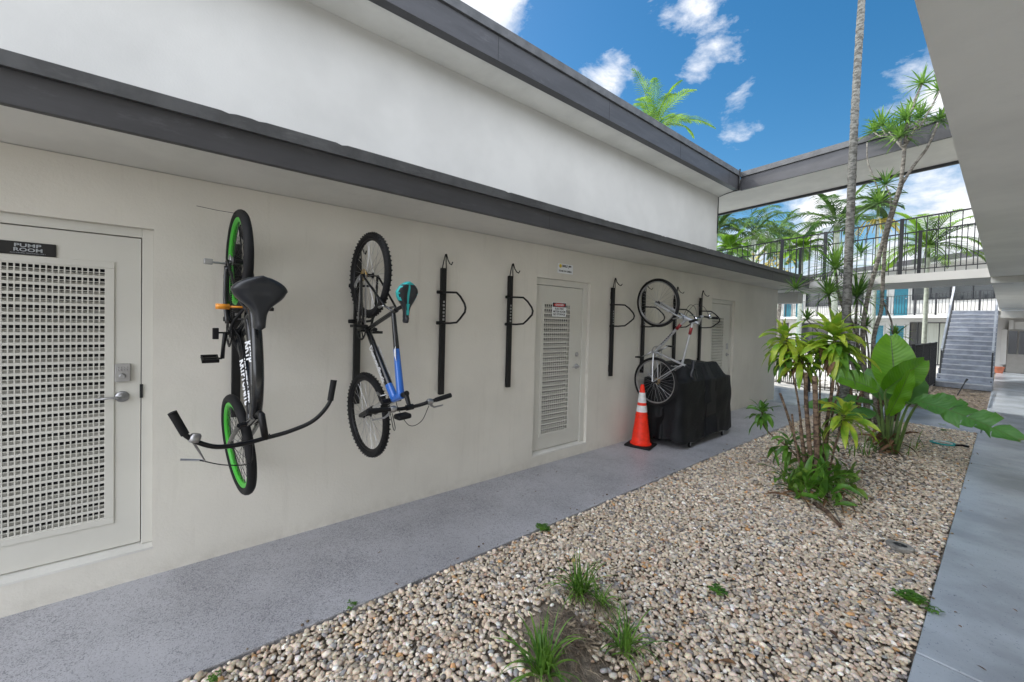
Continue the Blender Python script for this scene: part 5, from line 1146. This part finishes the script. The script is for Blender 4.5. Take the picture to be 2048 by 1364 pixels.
paddle(f0+Vector((-.05, .1, 0)), at(1745, 808, Yb+.3), at(1650, 792, Yb+.55), .30, Vector((0, -.2, 1)), 'paddle_deep', seed=8, torn=1)
paddle(f0+Vector((0, .08, 0)), at(1775, 800, Yb+.3), at(1738, 735, Yb+.5), .34, tocam+Vector((-.5, 0, .5)), 'paddle_deep', seed=9)
paddle(f0+Vector((.02, .08, 0)), at(1805, 805, Yb+.35), at(1842, 752, Yb+.6), .36, tocam+Vector((.5, 0, .5)), 'paddle_deep', seed=10)
k = MB()
for (x_, y_, Y_) in ((1745, 850, 0), (1757, 870, .05), (1738, 868, -.05), (1765, 838, .1)): k.tube([bp0+Vector((random.uniform(-.15, .05), random.uniform(-.1, .1), -.03)), at(x_+8, y_+25, Yb+Y_), at(x_, y_, Yb+Y_)], [.03, .024, .008], 8)
k.build('young_shoots', 'petiole', BP, smooth=True)
k = MB()
for i in range(22): strip(k, bp0+Vector((random.uniform(-.15, .15), random.uniform(-.12, .12), random.uniform(.02, .25))), (random.uniform(-1, 1), random.uniform(-1, .2), random.uniform(-.2, 1)), random.uniform(.2, .4), .045, 1.6, 5, .5, 'lance', twist=1.2)
k.build('dead_leaves', 'leaf_dead', BP, smooth=True)
k = MB()
for i in range(30):
    q = onz(random.uniform(1690, 1850), random.uniform(895, 915)); 
    strip(k, q, (random.uniform(-.5, .5), random.uniform(-.5, .5), 1), random.uniform(.15, .38), .018, .9, 5, .3, 'blade')
tag(k.build('grass_clump', 'leaf_spike'), 'thin grassy sprouts around the foot of the bird of paradise', 'grass', kind='stuff')

# ---- grass tufts, weeds
def tuft(c, n_, L, Wd, label, seed, dead=0):
    rr = random.Random(seed); c = Vector(c); t_ = thing('grass_tuft', label, 'grass tuft', c, group='strappy green tufts in the pebbles'); k = MB()
    for i in range(n_):
        a = rr.uniform(0, 6.283); th = abs(rr.gauss(0, .62))+.05; d = Vector((math.cos(a)*math.sin(th), math.sin(a)*math.sin(th), math.cos(th)))
        strip(k, c+Vector((rr.uniform(-.03, .03), rr.uniform(-.03, .03), 0)), d, L*rr.uniform(.6, 1.15), Wd*rr.uniform(.7, 1.2), rr.uniform(1.0, 2.6), 9, .35, 'blade', twist=rr.uniform(-.6, .6))
    k.build('blades', 'leaf_blade_green', t_, smooth=True)
    if dead:
        q = MB()
        for i in range(dead):
            a = rr.uniform(0, 6.283); strip(q, c+Vector((rr.uniform(-.05, .05), rr.uniform(-.05, .05), .02)), (math.cos(a), math.sin(a)-.4, .35), L*rr.uniform(.4, .9), .006, 1.7, 6, .2, 'blade', twist=rr.uniform(-1, 1))
        q.build('dead_blades', 'dead_grass', t_)
def gz(px, py): q = onz(px, py, 0); return Vector((q.x, q.y, bed_h(q.x, q.y)-.03))
mound = Vector((1.98, 1.72, 0))
def on_bed(px, py):
    q = onz(px, py, .08); q = onz(px, py, bed_h(q.x, q.y)-.02); return q
tuft(on_bed(1160, 1192), 85, .28, .012, 'tallest grassy tuft behind the mound of dead stems', 1, 70)
tuft(on_bed(1250, 1308), 50, .29, .0135, 'grassy tuft right of the mound of dead stems', 2, 30)
tuft(on_bed(1085, 1352), 75, .31, .015, 'thick grassy tuft at the bottom edge left of the mound', 3, 20)
tuft(on_bed(1200, 1215), 30, .2, .010, 'small half dead grassy tuft on the side of the mound', 4, 40)
k = MB(); rr = random.Random(9)
for i in range(420):
    q = on_bed(rr.gauss(1165, 55), rr.gauss(1265, 38)); a = rr.uniform(0, 6.283); strip(k, q+Vector((0, 0, rr.uniform(.0, .03))), (math.cos(a), math.sin(a), rr.uniform(-.1, .5)), rr.uniform(.05, .16), rr.uniform(.003, .007), 1.3, 4, .2, 'blade', twist=rr.uniform(-1.5, 1.5))
for i in range(60):
    q = on_bed(rr.gauss(1160, 45), rr.gauss(1275, 30)); a = rr.uniform(0, 6.283); k.tube([q, q+Vector((math.cos(a)*.05, math.sin(a)*.05, rr.uniform(0, .03)))], rr.uniform(.003, .008), 5)
tag(k.build('leaf_litter', 'dead_grass'), 'dead roots and dry blades matted over the soil mound', 'leaf litter', kind='stuff')
def weed(px, py, n_, L, label, seed):
    rr = random.Random(seed); q = onz(px, py, 0); t_ = thing('weed', label, 'weed', q, group='small weeds along the pebbles'); k = MB()
    for i in range(n_):
        a = rr.uniform(0, 6.283); d = Vector((math.cos(a), math.sin(a), rr.uniform(.3, 1.6))).normalized(); p_ = q+Vector((rr.uniform(-L, L)*.7, rr.uniform(-L, L)*.5, 0))
        k.tube([p_, p_+d*L*.5], .0012, 4)
        for j in range(3): strip(k, p_+d*L*(.3+.1*j), (math.cos(a+j*2.1), math.sin(a+j*2.1), .5), L*.5, L*.26, .8, 4, .2, 'lance')
    k.build('leaves', 'leaf_green', t_, smooth=True)
weed(1085, 1058, 26, .07, 'leafy weed on the edge between path and pebbles', 1); weed(1434, 1184, 18, .06, 'small weed alone in the middle of the pebbles', 2)
weed(1822, 1200, 40, .08, 'weed patch beside the smooth walkway', 3); weed(1862, 1222, 8, .05, 'tiny weed sprig creeping onto the smooth walkway', 4)
weed(705, 1212, 6, .04, 'tiny weed on the path edge at the left', 5); weed(428, 1358, 8, .04, 'tiny bright weed at the bottom left corner of the pebbles', 6); weed(1555, 905, 10, .05, 'faint weed left of the lime clump', 7)
weed(1888, 862, 14, .06, 'weed at the far right corner of the pebble bed', 8); weed(1885, 850, 8, .05, 'small weed just behind the turquoise hose', 9)

# ---- small things on the bed
c = onz(1800, 1093); vl = thing('ground_cover_plate', 'oval grey concrete valve cover lying in the pebbles near the walkway', 'valve cover', c)
k = MB(); k.lathe(c, (0, 0, 1), [(.001, -.02), (.085, -.02), (.088, .010), (.080, .016), (.045, .016), (.043, .010), (.001, .018)], 28)
k.v = [(c.x+(a-c.x)*1.0, c.y+(b-c.y)*.85, z) for a, b, z in k.v]; k.build('concrete_ring', 'concrete', vl, smooth='angle')
k = MB(); k.lathe(c+Vector((0, 0, .010)), (0, 0, 1), [(.001, 0), (.040, 0), (.040, .005), (.001, .006)], 20); k.box((c.x-.03, c.y-.006, .0155), (c.x+.03, c.y+.006, .019)); k.build('lid', 'iron', vl, smooth='angle')
c = onz(1886, 890); hs_ = thing('hose_coil', 'small turquoise and white coil lying at the far end of the pebble bed', 'hose', c)
k = MB(); k.tube([c+Vector((math.cos(t_)*(.13+.012*math.sin(t_*.5)), math.sin(t_)*.13, .025+.006*t_/6)) for t_ in np.linspace(0, 14, 60)], .009, 7); k.build('coil', 'teal_vinyl', hs_, smooth=True)
k = MB(); k.tube([c+Vector((math.cos(t_)*.10, math.sin(t_)*.10, .03+.004*t_/6)) for t_ in np.linspace(0, 10, 40)], .008, 7); k.build('coil', 'white_paint', hs_, smooth=True)
k = MB(); k.tube([c+Vector((.1, -.05, .03)), c+Vector((.2, -.02, .05)), c+Vector((.26, -.06, .05))], [.012, .016, .018], 8); k.build('nozzle', 'rubber', hs_, smooth=True)
# fallen leaves and crumbs on the paths
rr = random.Random(12)
k = MB()
for i in range(46):
    q = (rr.uniform(.2, 1.08), rr.uniform(1.0, 8.0), .004) if i % 3 else (rr.uniform(3.35, 3.8), rr.uniform(1.5, 9), .004)
    if not i % 2: q = (1.09-abs(rr.gauss(0, .05)), q[1], .004) if i % 3 else q
    a = rr.uniform(0, 6.28); strip(k, q, (math.cos(a), math.sin(a), .15), rr.uniform(.015, .04), rr.uniform(.006, .014), .4, 3, .3, 'lance')
tag(k.build('leaf_litter', 'leaf_dead'), 'scattered crumbs of dead leaf on the paths', 'leaf litter', kind='stuff')
# mulch scraps in front of the staircase and bright stones beyond the fence
k = MB()
for i in range(900):
    q = Vector((rr.uniform(1.85, 3.3), rr.uniform(13.1, 19.3), -.02)); a = rr.uniform(0, 6.28); strip(k, q, (math.cos(a), math.sin(a), .2), rr.uniform(.05, .14), rr.uniform(.02, .05), .5, 2, .3, 'lance')
tag(k.build('mulch', 'dead_grass'), 'dry leaf mulch in front of the staircase', 'mulch', kind='stuff')
# planting strip just behind the fence
k = MB()
for i in range(340):
    q = Vector((rr.uniform(-4, 1.7), 15.6+rr.uniform(0, 3.0), -.05)); s_ = rr.uniform(.05, .22)
    k.lathe(q, (0, 0, 1), [(s_*.6, 0), (s_, s_*.25), (s_*.8, s_*.5), (s_*.3, s_*.62)], 7)
tag(k.build('rocks', 'patio'), 'pale stones spread behind the pool fence', 'stones', kind='stuff')

rr = random.Random(21); k = MB()
for i in range(34):
    q = (1.09-abs(rr.gauss(0, .05)), rr.uniform(0, 8.5)) if i % 3 else (3.30+abs(rr.gauss(0, .03)), rr.uniform(2.8, 10)); r_ = rr.uniform(.004, .011)
    k.lathe((q[0], q[1], 0), (0, 0, 1), [(r_*.7, 0), (r_, r_*.4), (r_*.75, r_*.9), (r_*.2, r_*1.05)], 7)
tag(k.build('stray_stones', 'dead_grass', smooth=True), 'stray pebbles kicked onto the path edges', 'gravel', kind='stuff')

# dead leaves, twigs and fines lying among the stones
rr = random.Random(31); k = MB()
for i in range(260):
    if i % 3: x_, y_ = rr.gauss(2.35, .45), rr.gauss(6.6, 1.6)
    else: x_, y_ = rr.uniform(1.15, 3.25), rr.uniform(.3, 10.8)
    if not (1.14 < x_ < 3.25 and .2 < y_ < 10.9): continue
    a = rr.uniform(0, 6.28); z_ = bed_h(x_, y_)+.004
    if i % 4 == 0: k.tube([(x_, y_, z_), (x_+math.cos(a)*.05, y_+math.sin(a)*.05, z_+.006), (x_+math.cos(a)*.10, y_+math.sin(a)*.09, z_)], .0022, 5)
    else: strip(k, (x_, y_, z_), (math.cos(a), math.sin(a), rr.uniform(.0, .3)), rr.uniform(.03, .10), rr.uniform(.010, .024), rr.uniform(.3, 1.2), 4, .4, 'lance', twist=rr.uniform(-1, 1))
tag(k.build('leaf_litter', 'leaf_dead'), 'brown fallen leaves and twigs among the pebbles', 'leaf litter', kind='stuff')
